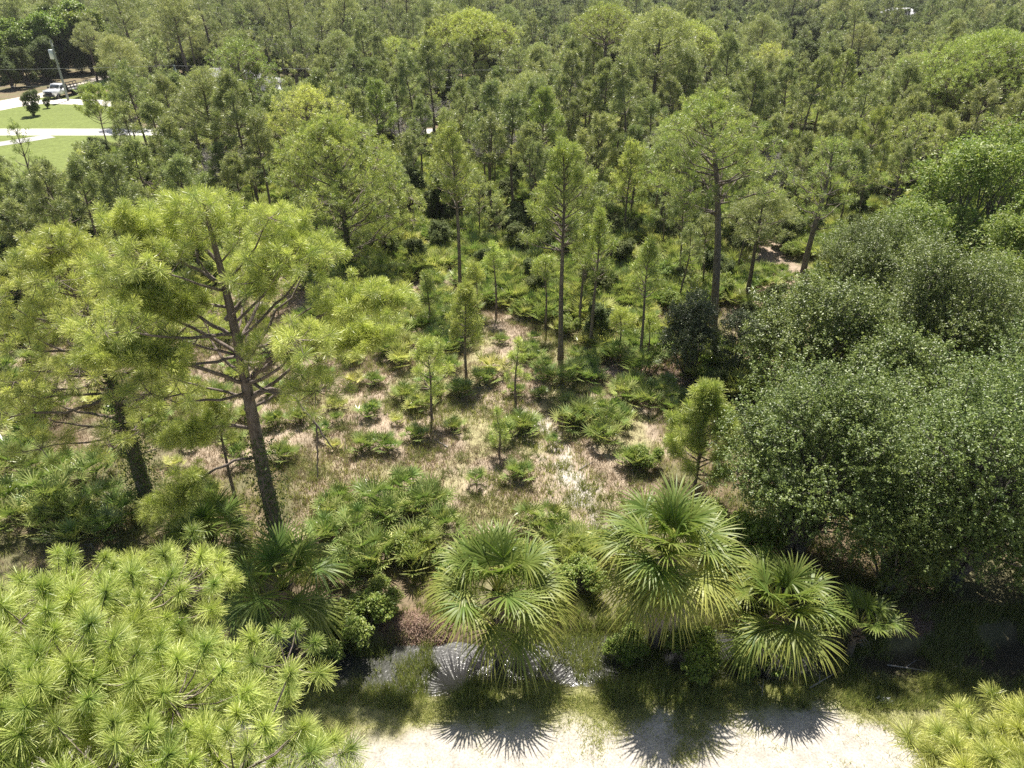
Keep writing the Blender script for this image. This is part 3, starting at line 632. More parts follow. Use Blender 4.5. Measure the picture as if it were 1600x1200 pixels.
mid(378, 815, 612, 28, 690, "young pine with thin bare stem beside the vine-clad trunk", 121, 'young', n_limb=14, tint=(.2, .45), needles=80)
mid(165, 345, 228, 40, 320, "low bushy pine at the near edge of the far lawn", 122, 'mature', tint=(.4, .55), needles=34)
mid(250, 330, 238, 55, 310, "wide low pine in front of the straight pale road", 123, 'mature', tint=(.4, .55), needles=34)
mid(62, 318, 182, 34, 300, "sparse gangly pine against the far lawn", 124, 'young', n_limb=24, tint=(.15, .4), needles=30, gap=.45, dead=6)
mid(20, 345, 285, 30, 330, "low dark pine at the photo edge below the far lawn", 125, 'young', tint=(.15, .4), needles=34)
mid(1385, 355, 172, 62, 290, "bushy pine leaning slightly in front of the bright thicket", 126, 'mature', tint=(.2, .5), needles=34, lean=(.6, 0))
mid(1472, 262, 40, 125, 150, "big leaning pine with thick trunk and orange scar above the bright thicket", 127, 'mature', tint=(.25, .5), needles=30, lean=(2.2, 0), trunk_r=.42, vine=(0, 6, 3500, .8), n_limb=60)
mid(1250, 450, 205, 60, 350, "pine with bare lower limbs beside the largest middle-distance pine", 128, 'mature', tint=(.2, .5), needles=38, gap=.2)
mid(1335, 330, 170, 40, 250, "dark slim pine between the bushy leaning pine and its neighbour", 129, 'young', tint=(.1, .4), needles=34)
mid(845, 345, 138, 42, 240, "dense dark-topped pine rising over the stand behind the clearing", 130, 'young', n_limb=54, tint=(.05, .4), needles=34)
mid(935, 225, 0, 62, 60, "tall far pine with a thick dark trunk standing above the young stand", 131, 'mature', tint=(.2, .45), needles=24, trunk_r=.36, gap=.2)
mid(741, 165, 10, 78, 80, "spreading far pine above the pale sand patch", 132, 'mature', tint=(.35, .55), needles=24)
mid(1066, 160, 28, 60, 90, "flat-topped far pine on the skyline right of the tall dark-trunked one", 133, 'mature', tint=(.4, .55), needles=24)
mid(627, 165, 54, 42, 100, "umbrella-shaped far pine with forked trunk", 134, 'mature', tint=(.4, .55), needles=24)
mid(1180, 200, 60, 48, 150, "pale domed far pine left of the grey roofs", 135, 'mature', tint=(.4, .55), needles=24)
mid(1290, 255, 80, 34, 180, "dark slim far pine in front of the white sand clearing", 136, 'young', tint=(.05, .35), needles=24)
mid(700, 330, 195, 34, 290, "dense pointed pine in the stand between the domed pine and the slender one", 137, 'young', tint=(.2, .45), needles=34)
mid(975, 370, 222, 40, 320, "bright bushy pine in the stand right of the straight slender pine", 138, 'young', tint=(.35, .55), needles=34)
mid(600, 300, 125, 34, 210, "slim pine right behind the yellowish domed pine", 139, 'young', tint=(.1, .4), needles=30)

mid(168, 226, 138, 36, 195, "slim pine standing across the far lawn's end by the road", 140, 'young', tint=(.2, .45), needles=30)
mid(214, 228, 122, 34, 190, "slim pine just right of the one at the far lawn's end", 141, 'young', tint=(.1, .4), needles=30)

# ------------------------------------------------------------------ cabbage palms
def gp(x, y): return (x, y, gzf(x, y))
cabbage_palm(gp(-.45, 16.1), 3.0, 2.5, 30, "full cabbage palm leaning over the ditch between the two patches of shining water", 201, base_off=(0, .5), yellow=.15, low=-.15, dead=8)
cabbage_palm(gp(4.85, 16.4), 4.4, 2.45, 40, "tallest cabbage palm with a skirt of yellow and brown hanging fronds", 202, dead=20, yellow=.28, low=-.6)
cabbage_palm(gp(8.5, 15.9), 2.5, 2.3, 26, "low spreading cabbage palm right of the tallest palm", 203, yellow=.18, low=-.1)
cabbage_palm(gp(11.3, 16.0), 1.7, 1.5, 10, "small cabbage palm in the shade under the oaks", 204, yellow=.1, dead=1, trunk_r=.12, low=0)
cabbage_palm(gp(-7.6, 16.9), 2.1, 2.5, 20, "dark shaded cabbage palm at the foot of the vine-clad pine", 205, yellow=.1, low=-.4)
cabbage_palm(gp(-11.2, 19.8), 1.5, 2.0, 18, "pale silvery cabbage palm left of the vine-clad trunk", 206, yellow=.1, dead=2, low=-.2)

# ------------------------------------------------------------------ broadleaved trees and shrubs
OAK = {}
def oak_proto(key, seed, mat, wmat='oakbark', **kw):
    wood, fol = broadleaf(np.random.default_rng(seed), **kw); OAK[key] = (wood.mesh("branches_"+key, M[wmat]), fol.mesh("foliage_"+key, M[mat]))
oak_proto('a', 1, 'oak', H=9, R=3.6, cb=-.2, leaf=.08, nleaf=110000, lumps=64, ragged=.7)
oak_proto('b', 2, 'oak', H=8.6, R=3.8, cb=-.2, leaf=.08, nleaf=110000, lumps=66, ragged=.7)
oak_proto('c', 3, 'oak', H=8, R=3.2, cb=.2, leaf=.1, nleaf=60000, lumps=42, ragged=.7)
oak_proto('bright', 4, 'bright', H=8.5, R=4.2, cb=.3, leaf=.2, nleaf=26000, lumps=30, aspect=.4, per=10)
oak_proto('myrtle', 5, 'myrtle', H=5, R=2.0, cb=.5, leaf=.09, nleaf=26000, lumps=22, trunk_r=.06, ragged=.6)
oak_proto('bush', 6, 'bright', H=1.3, R=.9, cb=.05, leaf=.075, nleaf=9000, lumps=14, trunk_r=.03, tint=(.35, .5))
oak_proto('farleaf', 7, 'bright', H=11, R=4.0, cb=-.6, leaf=.30, nleaf=20000, lumps=26, aspect=.7, per=8)
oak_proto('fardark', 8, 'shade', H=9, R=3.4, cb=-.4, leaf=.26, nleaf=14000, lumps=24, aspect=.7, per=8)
def leafy(name, key, x, y, rz, sc, label, cat="tree", group=None, zs=1.0, dz=0):
    r = empty(name, (x, y, gzf(x, y)+dz), label, cat, group, rz); r.scale = (sc, sc, sc*zs)
    part("trunk" if cat == "tree" else "stems", OAK[key][0], None, r); part("crown" if cat == "tree" else "foliage", OAK[key][1], None, r)
    return r
OG = "grey-green oaks beside the clearing"
leafy("oak_tree", 'a', 10.9, 20.6, .3, 1.0, "grey-green oak nearest the tallest cabbage palm, dense to the ground", group=OG, zs=.98)
leafy("oak_tree", 'b', 16.3, 19.3, 2.1, 1.05, "broad grey-green oak overhanging the dark ditch bank", group=OG)
leafy("oak_tree", 'c', 14.4, 30.2, 4.0, 1.05, "rounded oak behind the nearest oak, beside the bare needle-strewn ground", group=OG)
leafy("oak_tree", 'a', 20.8, 31.0, 3.4, 1.05, "tall oak below the bright yellow-green thicket", group=OG)
leafy("oak_tree", 'c', 16.6, 25.8, .9, 1.0, "shaded oak hemmed in between the four other oaks", group=OG, zs=.9)
leafy("oak_tree", 'b', 22.3, 24.6, 5.0, .95, "oak at the photo edge behind the broad one over the ditch", group=OG)
leafy("oak_tree", 'c', 13.6, 18.6, 2.9, .55, "low shaded oak sapling filling the gap under the two nearest oaks", group=OG)
leafy("oak_tree", 'c', 18.9, 17.9, 4.4, .5, "low dark oak sapling at the end of the shaded ditch bank", group=OG)
leafy("oak_tree", 'c', 22.5, 16.9, 1.9, 1.0, "oak half out of view beside the dark end of the ditch", group=OG)
leafy("oak_tree", 'a', 20.5, 38.5, 1.2, .9, "oak seen only by its top between the tall oak and the thicket", group=OG)
TG = "bright trees of the thicket"
for q, (px, py, Yq, s_, lb) in enumerate([(1535, 300, 47, 1.15, "bright yellow-green tree filling the photo edge below the leaning pine"), (1440, 330, 44, .8, "bright yellow-green low tree just above the tall oak"),
        (1590, 240, 56, 1.1, "bright yellow-green tree farthest back in the thicket"), (1580, 400, 41, .8, "bright yellow-green tree nearest the tall oak at the photo edge")]):
    p = at(px, py, Yq); leafy("broadleaf_tree", 'bright', p[0], p[1], q*1.7, s_, lb, group=TG)
leafy("shrub", 'myrtle', *G(1075, 590)[:2], .4, 1.0, "grey-green feathery shrub left of the thick grey pine trunk", "shrub", "wax myrtle shrubs")
leafy("shrub", 'myrtle', *G(1140, 590)[:2], 2.4, .8, "grey-green feathery shrub right of the thick grey pine trunk", "shrub", "wax myrtle shrubs")
BG = "low leafy bushes near the ditch"
for q, (px, py, s_, lb) in enumerate([(572, 990, 1.15, "round light-green bush beside the reddish heap of fallen needles"), (600, 945, .8, "low bush behind the round light-green one"), (640, 872, .9, "yellow-green bush growing through the big palmetto patch"),
        (700, 905, .8, "small bush at the left side of the full cabbage palm"), (905, 925, 1.0, "leafy bush at the right side of the full cabbage palm"), (1165, 900, 1.7, "tall light-green bush between the two right cabbage palms and the oak"), (1120, 850, 1.3, "light bush behind the tallest cabbage palm"),
        (980, 1010, .8, "dark wet bush at the foot of the tallest cabbage palm"), (1080, 1030, 1.1, "dark leafy bush under the hanging brown fronds"), (1180, 1040, 1.0, "dark leafy bush below the low spreading palm"), (520, 1010, .9, "shaded bush beside the dark cabbage palm"), (1010, 730, .8, "small green bush left of the lush conical pine")]):
    p = G(px, py); leafy("bush", 'bush', p[0], p[1], q*1.3, s_, lb, "bush", BG)

# ------------------------------------------------------------------ saw palmettos
PM = {}; PS = .86
for key, kw in dict(small=dict(ros=1, rad=.1, nf=10), mid=dict(ros=4, rad=.55), big=dict(ros=9, rad=1.1), lush=dict(ros=10, rad=1.45, pl=.75, fr=.74), yellow=dict(ros=2, rad=.3, hue=.6), lime=dict(ros=5, rad=.8, hue=.3)).items():
    f_, d_, s_ = palmetto_mesh(hash(key) % 1000 if False else len(key)*17+len(PM), **kw)
    PM[key] = (f_.mesh("fronds_"+key, M['palmetto']), d_.mesh("dead_"+key, M['dead']), s_.mesh("stalks_"+key, M['stalk']))
WORD = dict(small="single saw palmetto rosette", mid="green saw palmetto clump", big="wide saw palmetto clump", lush="lush saw palmetto clump", yellow="yellowing saw palmetto", lime="lime-green saw palmetto clump")
def palmetto(key, x, y, rz, sc, label, group="saw palmettos of the clearing and the thicket"):
    r = empty("saw_palmetto", (x, y, gzf(x, y)), label, "palmetto", group, rz); r.scale = (sc*PS,)*3
    for nm, me in zip(("fronds", "dead_leaves", "stalks"), PM[key]): part(nm, me, None, r)
    return r
occ = []
rp = np.random.default_rng(77)
for key, px, py, s_, lb in [
    ('lush', 920, 680, 1.0, "lush palmetto mound in the middle of the dry clearing"), ('big', 950, 662, .9, "palmetto behind the lush mound in the clearing"), ('big', 885, 650, .8, "palmetto left behind the lush mound in the clearing"),
    ('mid', 808, 680, 1.0, "palmetto clump beside the knee-high pine seedling"), ('mid', 822, 672, .7, "palmetto by the head of the white sand patch"), ('small', 790, 690, 1.0, "single palmetto touching the pine seedling"),
    ('big', 1000, 625, 1.1, "dark palmetto clump below the reddish bare ground"), ('big', 1025, 610, .8, "palmetto between the reddish bare ground and the shrub"), ('lush', 870, 590, .8, "shaded palmetto at the foot of the straight slender pine"),
    ('big', 835, 560, .8, "palmetto left of the foot of the straight slender pine"), ('big', 925, 590, .9, "palmetto right of the foot of the straight slender pine"), ('yellow', 765, 585, 1.2, "orange-tipped palmetto next to the two-stemmed pine"),
    ('mid', 750, 600, .9, "green palmetto next to the two-stemmed pine"), ('mid', 715, 622, .9, "palmetto in front of the two-stemmed pine"), ('yellow', 625, 575, 1.2, "yellow palmetto beyond the lone small pine"),
    ('lush', 625, 800, 1.05, "large palmetto patch behind the full cabbage palm, its topmost mound"), ('lush', 660, 830, 1.0, "large palmetto patch behind the full cabbage palm, its mound next to the palm"), ('lush', 590, 850, 1.0, "large palmetto patch behind the full cabbage palm, its central mound"),
    ('big', 545, 800, .9, "upright palmetto left of the large palmetto patch"), ('big', 560, 880, 1.0, "palmetto over the dark hollow right of the shaded palm"), ('mid', 500, 850, 1.0, "palmetto right beside the vine-clad trunk"), ('lime', 640, 880, 1.1, "lime-green palmetto at the near side of the large patch"),
    ('big', 845, 835, .9, "yellow-green palmetto behind the full cabbage palm"), ('lime', 885, 860, 1.0, "lime-green palmetto between the two big cabbage palms"), ('mid', 920, 870, 1.0, "palmetto touching the tallest cabbage palm"), ('lime', 905, 900, 1.0, "lime-green palmetto above the shining water"),
    ('mid', 805, 745, .8, "palmetto and dry weeds in the near clearing"), ('mid', 985, 735, .9, "palmetto left of the lush conical pine"), ('small', 745, 760, .8, "single palmetto in the near dry grass"),
    ('lush', 60, 800, 1.15, "dark palmetto mound at the photo edge above the near pine crown"), ('lush', 110, 770, 1.1, "palmetto mound beside the dark vine-choked trunk"), ('lush', 20, 760, 1.1, "palmetto mound at the photo edge behind the dark one"), ('big', 330, 800, .9, "palmetto behind the pale silvery palm"), ('big', 300, 815, .8, "palmetto left of the pale silvery palm"),
    ('lush', 45, 655, 1.1, "bright palmetto mound at the photo edge by the dry gap"), ('big', 30, 700, 1.0, "palmetto below the dry gap at the photo edge"), ('lush', 160, 820, 1.0, "shaded palmetto right below the dark vine-choked trunk"), ('big', 100, 840, 1.1, "shaded palmetto hidden along the near pine crown"),
    ('big', 1175, 620, 1.0, "palmetto at the foot of the oaks by the grey-green shrubs"), ('big', 1210, 480, .9, "yellow-orange palmetto on the bare needle-strewn ground"), ('lush', 1225, 440, .8, "palmetto beyond the bare needle-strewn ground"), ('big', 1060, 640, .8, "palmetto in the shade of the left grey-green shrub"), ('mid', 1180, 570, 1.0, "palmetto in the gap between shrub and oak")]:
    p = G(px, py); occ.append(p[:2]); palmetto(key, p[0], p[1], rp.random()*6.28, s_, lb)

# ------------------------------------------------------------------ scattered palmettos
rng = np.random.default_rng(5)
def inside(poly, x, y): return float(sdist(poly, np.array([x]), np.array([y]))[0]) < 0
thicket = PG([(470, 400), (560, 385), (700, 380), (1010, 400), (1050, 500), (1000, 590), (905, 560), (870, 500), (740, 485), (690, 560), (560, 560), (480, 500)])
n_done = 0
def zone_of(x, y):
    px, py, _ = project((x, y, 0))
    if y > 45: return "in the thicket by the domed pine" if px < 640 else "deep in the thicket by slender pines" if px < 900 else "deep in the thicket by thick grey trunk"
    if y > 36: return "before the domed pine" if px < 740 else "on the far edge of the dry grass" if px < 880 else "between the slender pines' stems"
    if px < 300: return "under the broad vine-choked pine"
    if px < 560: return "seen through the tall open-crowned pine"
    if px < 800: return "in dry grass by the lone pine"
    return "in dry grass beside the middle mound"
def scatter(n, poly, keys, smin, smax, dmin, ok=lambda x, y: True):
    P = np.asarray(poly); lo = P.min(0); hi = P.max(0); k = 0; tries = 0
    while k < n and tries < n*40:
        tries += 1; x, y = lo+(hi-lo)*rng.random(2)
        if not inside(poly, x, y) or not ok(x, y): continue
        if any((x-a)**2+(y-b)**2 < dmin**2 for a, b in occ): continue
        key = keys[int(rng.random()*len(keys))]; s_ = smin+(smax-smin)*rng.random()
        size = "low" if s_ < smin+(smax-smin)*.4 else "tall" if s_ > smin+(smax-smin)*.75 else ""
        occ.append((x, y)); palmetto(key, x, y, rng.random()*6.28, s_, (size+" "+WORD[key]+" "+zone_of(x, y)).strip()); k += 1
scatter(150, thicket, ['lime', 'big', 'mid', 'lime', 'lush', 'yellow'], .75, 1.15, 1.25)
scatter(95, left_open, ['small', 'mid', 'yellow', 'mid', 'lime', 'small'], .55, .95, 1.1)
scatter(9, clearing, ['small', 'mid', 'small'], .5, .75, 1.6, lambda x, y: y > 26)

# ------------------------------------------------------------------ forest
def young_proto(seed, H, R, cb, tint, n_limb, gap=0, nn=40, nw=.036, tr=.34, far=False):
    r_ = np.random.default_rng(seed); path, rad, limbs, P, A = pine(r_, H, R, cb, style='young', tuft_r=tr, trunk_r=.05+.008*H, n_limb=n_limb, gap=gap, tuft_sp=.4, wig=.3, dead_limbs=4)
    if far: sel = r_.random(len(P)) < .7; P, A = P[sel], A[sel]
    t = MB().add(*tube(path, rad, 6))
    for l in limbs:
        if l[2] > 3: t.add(l[0][::2] if False else tube(l[0], l[1], 3)[0], tube(l[0], l[1], 3)[1])
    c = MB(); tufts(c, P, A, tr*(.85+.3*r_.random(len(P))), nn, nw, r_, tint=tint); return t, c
def dome_proto(seed, H, R, cb, tint, lumps, nn=40, nw=.036, tr=.36, sp=.6, far=False):
    r_ = np.random.default_rng(seed); path, rad, limbs, P, A = dome_pine(r_, H, R, cb, tuft_r=tr, trunk_r=.05+.016*H, lumps=lumps, lump_r=.22*R, tuft_sp=sp, wig=.3)
    t = MB().add(*tube(path, rad, 7))
    for l in limbs:
        if l[2] > 3: t.add(*tube(l[0], l[1], 3))
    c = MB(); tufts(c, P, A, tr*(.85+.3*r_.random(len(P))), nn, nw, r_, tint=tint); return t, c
KINDS = [  # word, builder args
    ("slim dark green pine", young_proto, dict(seed=1, H=9.5, R=1.62, cb=5.2, tint=(.08, .4), n_limb=24)),
    ("narrow bright green pine", young_proto, dict(seed=2, H=8.5, R=1.69, cb=5.2, tint=(.28, .55), n_limb=25)),
    ("bushy yellow-green pine", young_proto, dict(seed=3, H=7.5, R=2.21, cb=3.0, tint=(.42, .6), n_limb=28)),
    ("tall thin-stemmed pine", young_proto, dict(seed=4, H=11, R=1.69, cb=6.8, tint=(.2, .5), n_limb=23)),
    ("sparse gappy-crowned pine", young_proto, dict(seed=5, H=9, R=1.95, cb=4.8, tint=(.3, .45), n_limb=18, gap=.3)),
    ("pointed mid-green pine", young_proto, dict(seed=6, H=10, R=2.08, cb=5.2, tint=(.15, .5), n_limb=30)),
    ("round-crowned big pine", dome_proto, dict(seed=7, H=12.5, R=3.4, cb=7, tint=(.35, .5), lumps=44)),
    ("pale flat-topped pine", dome_proto, dict(seed=8, H=13, R=3.8, cb=7.5, tint=(.45, .55), lumps=42)),
    ("open-crowned big pine", dome_proto, dict(seed=9, H=14, R=3.0, cb=7, tint=(.2, .45), lumps=34)),
]
near_m = []; far_m = []
for w_, fn, kw in KINDS:
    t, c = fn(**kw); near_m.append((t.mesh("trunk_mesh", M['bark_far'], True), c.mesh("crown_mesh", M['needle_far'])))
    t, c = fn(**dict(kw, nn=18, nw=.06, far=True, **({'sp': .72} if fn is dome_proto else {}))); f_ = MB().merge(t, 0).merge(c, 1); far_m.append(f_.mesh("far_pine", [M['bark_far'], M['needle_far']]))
HS = [k[2]['H'] for k in KINDS]
houses = [(-43, 116, 9), (115, 239, 9), (77, 192, 6), (60, 161, 4.5)]
open_spots = [(49, 118, 6), (-2.5, 197, 7), (9, 190, 5), (28, 106, 4), (-75, 127, 8), (-58, 150, 3)]
mids = [(o.location.x, o.location.y) for o in SC.objects if o.name.startswith("pine_tree")]
def free(x, y, H):
    if ROAD_Y0-1.5 < y < ROAD_Y1+1.5: return False
    if y < 62 and (inside(thicket, x, y) or inside(left_open, x, y) or inside(clearing, x, y)): return rng.random() < (.10 if inside(thicket, x, y) else 0)
    px, py, dep = project((x, y, 0)); tx, ty, _ = project((x, y, H))
    if px < 240 and 99 < y < 152 and inside(lawn, x, y): return False
    if px < 145 and y < 152: return y < 70 and ty > 235
    if px < 255 and y < 96 and ty < 212 and (px < 205 or rng.random() < .75): return False
    for hx, hy, hr in houses+open_spots:
        if (x-hx)**2+(y-hy)**2 < hr*hr: return False
    if 280 < tx < 378 and ty < 140 and y < 112 and rng.random() < .42: return False
    if 1260 < tx < 1350 and ty < 178 and y < 114 and rng.random() < .8: return False
    if 1350 < tx < 1460 and ty < 31 and y < 230 and rng.random() < .85: return False
    if 1225 < tx < 1290 and ty < 84 and y < 190 and rng.random() < .85: return False
    if 728 < tx < 838 and ty < 82 and y < 195 and rng.random() < .8: return False
    if x > 14 and y < 56 and px > 1180: return False
    if px > 1390 and y < 66: return False
    return True
trees = []; cell = {}
def try_place(x, y, dmin, H):
    cx, cy_ = int(x//4), int(y//4)
    for i in range(-2, 3):
        for j in range(-2, 3):
            for a, b in cell.get((cx+i, cy_+j), ()):
                if (a-x)**2+(b-y)**2 < dmin*dmin: return False
    if not free(x, y, H): return False
    cell.setdefault((cx, cy_), []).append((x, y)); return True
for a, b in mids: cell.setdefault((int(a//4), int(b//4)), []).append((a, b))
for y0, y1, n, dmin in ((42, 62, 700, 2.1), (62, 94, 1900, 2.45), (94, 150, 3800, 3.0), (150, 240, 4600, 4.0), (240, 470, 5200, 6.2)):
    for _ in range(n):
        y = math.sqrt(y0*y0+(y1*y1-y0*y0)*rng.random()); x = (rng.random()*2-1)*(.82*y+8)
        u_ = rng.random(); k = int(rng.random()*6) if u_ < (.93 if y < 100 else .8) else 6+int(rng.random()*3)
        if x < -40 and y > 100 and rng.random() < .4: k = 6+int(rng.random()*3)
        sc_ = .62+.6*rng.random()**1.2; 
        if y < 60: sc_ *= .85
        if fbm(np.array([x*.03]), np.array([y*.03]), 88, 3)[0] < .36: continue
        d_ = dmin*(1.45 if k > 5 else 1)
        if try_place(x, y, d_, HS[k]*sc_): trees.append((x, y, k, sc_))
def seen(t):
    px, py, dep = project((t[0], t[1], HS[t[2]]*t[3]*.8)); 
    return (-15 < px < 1615 and py > -25), HS[t[2]]*t[3]*(1.6 if t[2] > 5 else 1)/dep
trees.sort(key=lambda t: -seen(t)[1] if seen(t)[0] else 0)
def tree_label(x, y, k, s_):
    px = project((x, y, HS[k]*s_*.7))[0]
    row = "by the thicket" if y < 60 else "in mid-stand" if y < 76 else "before the road" if y < 96 else "across the road" if y < 125 else "deep in the wood"
    colw = ["along the far lawn", "left of the domed pine", "behind the broad domed pine", "right of the domed pine", "behind the slender pine", "left of the thick grey pine", "behind the thick grey pine", "right of the thick grey pine", "by the big leaning pine"][int(np.searchsorted([150, 400, 580, 760, 920, 1060, 1180, 1310], px))]
    return ("short " if s_ < .78 else "lofty " if s_ > 1.0 else "")+KINDS[k][0]+" "+row+", "+colw
N_IND = 245; ind = trees[:N_IND]; rest = trees[N_IND:]; farsrc = {}
FG = "pines of the dense stand behind the clearing"
for x, y, k, s_ in ind:
    r = empty("pine_tree", (x, y, gzf(x, y)), tree_label(x, y, k, s_), "tree", FG, rng.random()*6.28); r.scale = (s_,)*3; r.rotation_euler = (rng.normal()*.03, rng.normal()*.03, rng.random()*6.28)
    part("trunk", near_m[k][0], None, r); part("crown", near_m[k][1], None, r)
# the sources of the far mass are trees of their own at the back of the wood
for k in range(len(KINDS)):
    j = next((i for i, t in enumerate(rest) if t[2] == k and 100 < t[1] < 190 and 250 < project((t[0], t[1], 8))[0] < 1550), None)
    if j is None: j = next((i for i, t in enumerate(rest) if t[2] == k), None)
    if j is None: rest.append((float(30+9*k), 205.0, k, 1.0)); j = len(rest)-1
    x, y, _, s_ = rest.pop(j); o = link("pine_tree", far_m[k], None, (x, y, 0)); o.scale = (s_,)*3; tag(o, tree_label(x, y, k, s_), "tree", FG); farsrc[k] = o

def instancer(name, items, sources, label):
    """one object of uncountable stuff: geometry nodes put the sources on its points. items: (x,y,z,source index,scale,tilt,rz)"""
    a = np.array(items, float); me = bpy.data.meshes.new(name); me.vertices.add(len(a)); me.vertices.foreach_set("co", a[:, :3].astype(np.float32).ravel())
    for nm, ty, col_ in (("idx", 'INT', a[:, 3].astype(np.int32)), ("scl", 'FLOAT', a[:, 4].astype(np.float32))):
        at_ = me.attributes.new(nm, ty, 'POINT'); at_.data.foreach_set("value", col_)
    at_ = me.attributes.new("rot", 'FLOAT_VECTOR', 'POINT'); at_.data.foreach_set("vector", np.stack([a[:, 5], a[:, 5]*.5, a[:, 6]], 1).astype(np.float32).ravel())
    o = link(name, me); tag(o, label, kind="stuff")
    ng = bpy.data.node_groups.new(name, 'GeometryNodeTree'); ng.interface.new_socket("Geometry", in_out='INPUT', socket_type='NodeSocketGeometry'); ng.interface.new_socket("Geometry", in_out='OUTPUT', socket_type='NodeSocketGeometry')
    N_, L = ng.nodes, ng.links; gi = N_.new("NodeGroupInput"); go = N_.new("NodeGroupOutput"); last = None
    out = N_.new("GeometryNodeJoinGeometry")
    for k, src in enumerate(sources):
        ob = N_.new("GeometryNodeObjectInfo"); ob.inputs["Object"].default_value = src; ob.transform_space = 'ORIGINAL'; ob.inputs["As Instance"].default_value = True
        ip = N_.new("GeometryNodeInstanceOnPoints"); L.new(gi.outputs[0], ip.inputs["Points"]); L.new(ob.outputs["Geometry"], ip.inputs["Instance"])
        na = N_.new("GeometryNodeInputNamedAttribute"); na.data_type = 'INT'; na.inputs["Name"].default_value = "idx"
        cm = N_.new("FunctionNodeCompare"); cm.data_type = 'INT'; cm.operation = 'EQUAL'; L.new(na.outputs["Attribute"], cm.inputs[2]); cm.inputs[3].default_value = k
        L.new(cm.outputs[0], ip.inputs["Selection"])
        nb = N_.new("GeometryNodeInputNamedAttribute"); nb.data_type = 'FLOAT'; nb.inputs["Name"].default_value = "scl"; L.new(nb.outputs["Attribute"], ip.inputs["Scale"])
        nc = N_.new("GeometryNodeInputNamedAttribute"); nc.data_type = 'FLOAT_VECTOR'; nc.inputs["Name"].default_value = "rot"
        L.new(nc.outputs["Attribute"], ip.inputs["Rotation"]); L.new(ip.outputs[0], out.inputs[0])
    L.new(out.outputs[0], go.inputs[0]); md = o.modifiers.new("scatter", 'NODES'); md.node_group = ng
    return o
instancer("pine_forest", [(x, y, 0, k, s_, rng.normal()*.04, rng.random()*6.28) for x, y, k, s_ in rest], [farsrc[k] for k in range(len(KINDS))], "mass of pines fading back to the far edge of the wood")
print("trees", len(trees), "rest", len(rest))

# broadleaved trees of the far left and others in the stand
FB = "broadleaved trees beyond the lawn"
fb_n = 0
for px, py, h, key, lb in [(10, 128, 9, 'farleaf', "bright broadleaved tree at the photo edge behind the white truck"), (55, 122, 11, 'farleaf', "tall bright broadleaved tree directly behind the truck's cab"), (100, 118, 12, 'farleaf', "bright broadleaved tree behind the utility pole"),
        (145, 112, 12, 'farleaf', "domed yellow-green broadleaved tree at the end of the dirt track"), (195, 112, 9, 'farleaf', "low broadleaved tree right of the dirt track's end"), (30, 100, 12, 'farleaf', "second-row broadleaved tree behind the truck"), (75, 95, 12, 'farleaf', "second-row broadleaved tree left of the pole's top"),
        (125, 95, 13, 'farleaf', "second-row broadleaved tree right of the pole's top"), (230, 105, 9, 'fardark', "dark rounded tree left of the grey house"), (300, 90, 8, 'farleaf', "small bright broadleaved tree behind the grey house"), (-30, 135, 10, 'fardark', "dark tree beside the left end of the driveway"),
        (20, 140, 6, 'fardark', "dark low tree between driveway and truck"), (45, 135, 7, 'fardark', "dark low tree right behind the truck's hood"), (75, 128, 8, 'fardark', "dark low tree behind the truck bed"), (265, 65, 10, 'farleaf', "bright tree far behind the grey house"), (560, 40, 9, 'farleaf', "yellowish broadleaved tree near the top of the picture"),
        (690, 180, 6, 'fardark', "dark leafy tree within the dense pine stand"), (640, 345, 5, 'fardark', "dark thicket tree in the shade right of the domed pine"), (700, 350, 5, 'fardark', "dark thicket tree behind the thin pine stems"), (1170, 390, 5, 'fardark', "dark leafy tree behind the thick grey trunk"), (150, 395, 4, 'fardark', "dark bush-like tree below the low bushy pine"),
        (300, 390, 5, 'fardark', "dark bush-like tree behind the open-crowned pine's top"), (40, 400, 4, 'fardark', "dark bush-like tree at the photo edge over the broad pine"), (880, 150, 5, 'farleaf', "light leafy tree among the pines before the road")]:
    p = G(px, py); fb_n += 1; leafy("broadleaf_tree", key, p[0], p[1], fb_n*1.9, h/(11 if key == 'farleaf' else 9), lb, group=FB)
# grey leafless trees
dw = MB(); r_ = np.random.default_rng(91)
for k in range(9):
    az = k*2.4; p = arc([0, 0, 0], az, 1.2, 4+3*r_.random(), .5+.4*r_.random(), 8); dw.add(*tube(p, np.linspace(.11, .02, 8), 5))
    for _ in range(70):
        i = int(2+6*r_.random()); q = p[min(i, 7)]; a2 = r_.random()*6.28; L = .5+1.6*r_.random(); s2 = arc(q, a2, .5+r_.random()*.6, L, .5, 4); dw.add(*tube(s2, [.022, .016, .01, .005], 3))
        for _ in range(3): e2 = arc(s2[2], r_.random()*6.28, r_.random(), .3+.6*r_.random(), .3, 3); dw.add(*tube(e2, [.012, .009, .005], 3))
dwm = dw.mesh("bare_branches", M['deadwood'])
for q, (px, py, s_, lb) in enumerate([(492, 128, 1.5, "grey leafless tree with a haze of fine twigs behind the stand"), (470, 112, 1.2, "smaller grey leafless tree left of the hazy one"), (640, 240, 1.15, "pale leafless tree with bleached tips rising in the pine stand"), (892, 160, 1.0, "pale twiggy dead tree left of the tall dark-trunked pine"), (575, 100, 1.1, "grey bare tree behind the umbrella-shaped pine"), (1022, 240, .85, "thin grey snag left of the thick grey pine's crown"), (765, 265, .8, "grey snag in the stand between the two slender pines"), (1218, 310, .85, "grey snag by the pine with bare lower limbs"), (335, 300, .8, "grey snag behind the top of the open-crowned pine"), (1150, 130, 1.0, "pale snag far behind the thick grey pine")]):
    p = G(px, py); r = empty("dead_tree", (p[0], p[1], 0), lb, "dead tree", "leafless grey trees", q*1.4); r.scale = (s_,)*3; part("branches", dwm, None, r)

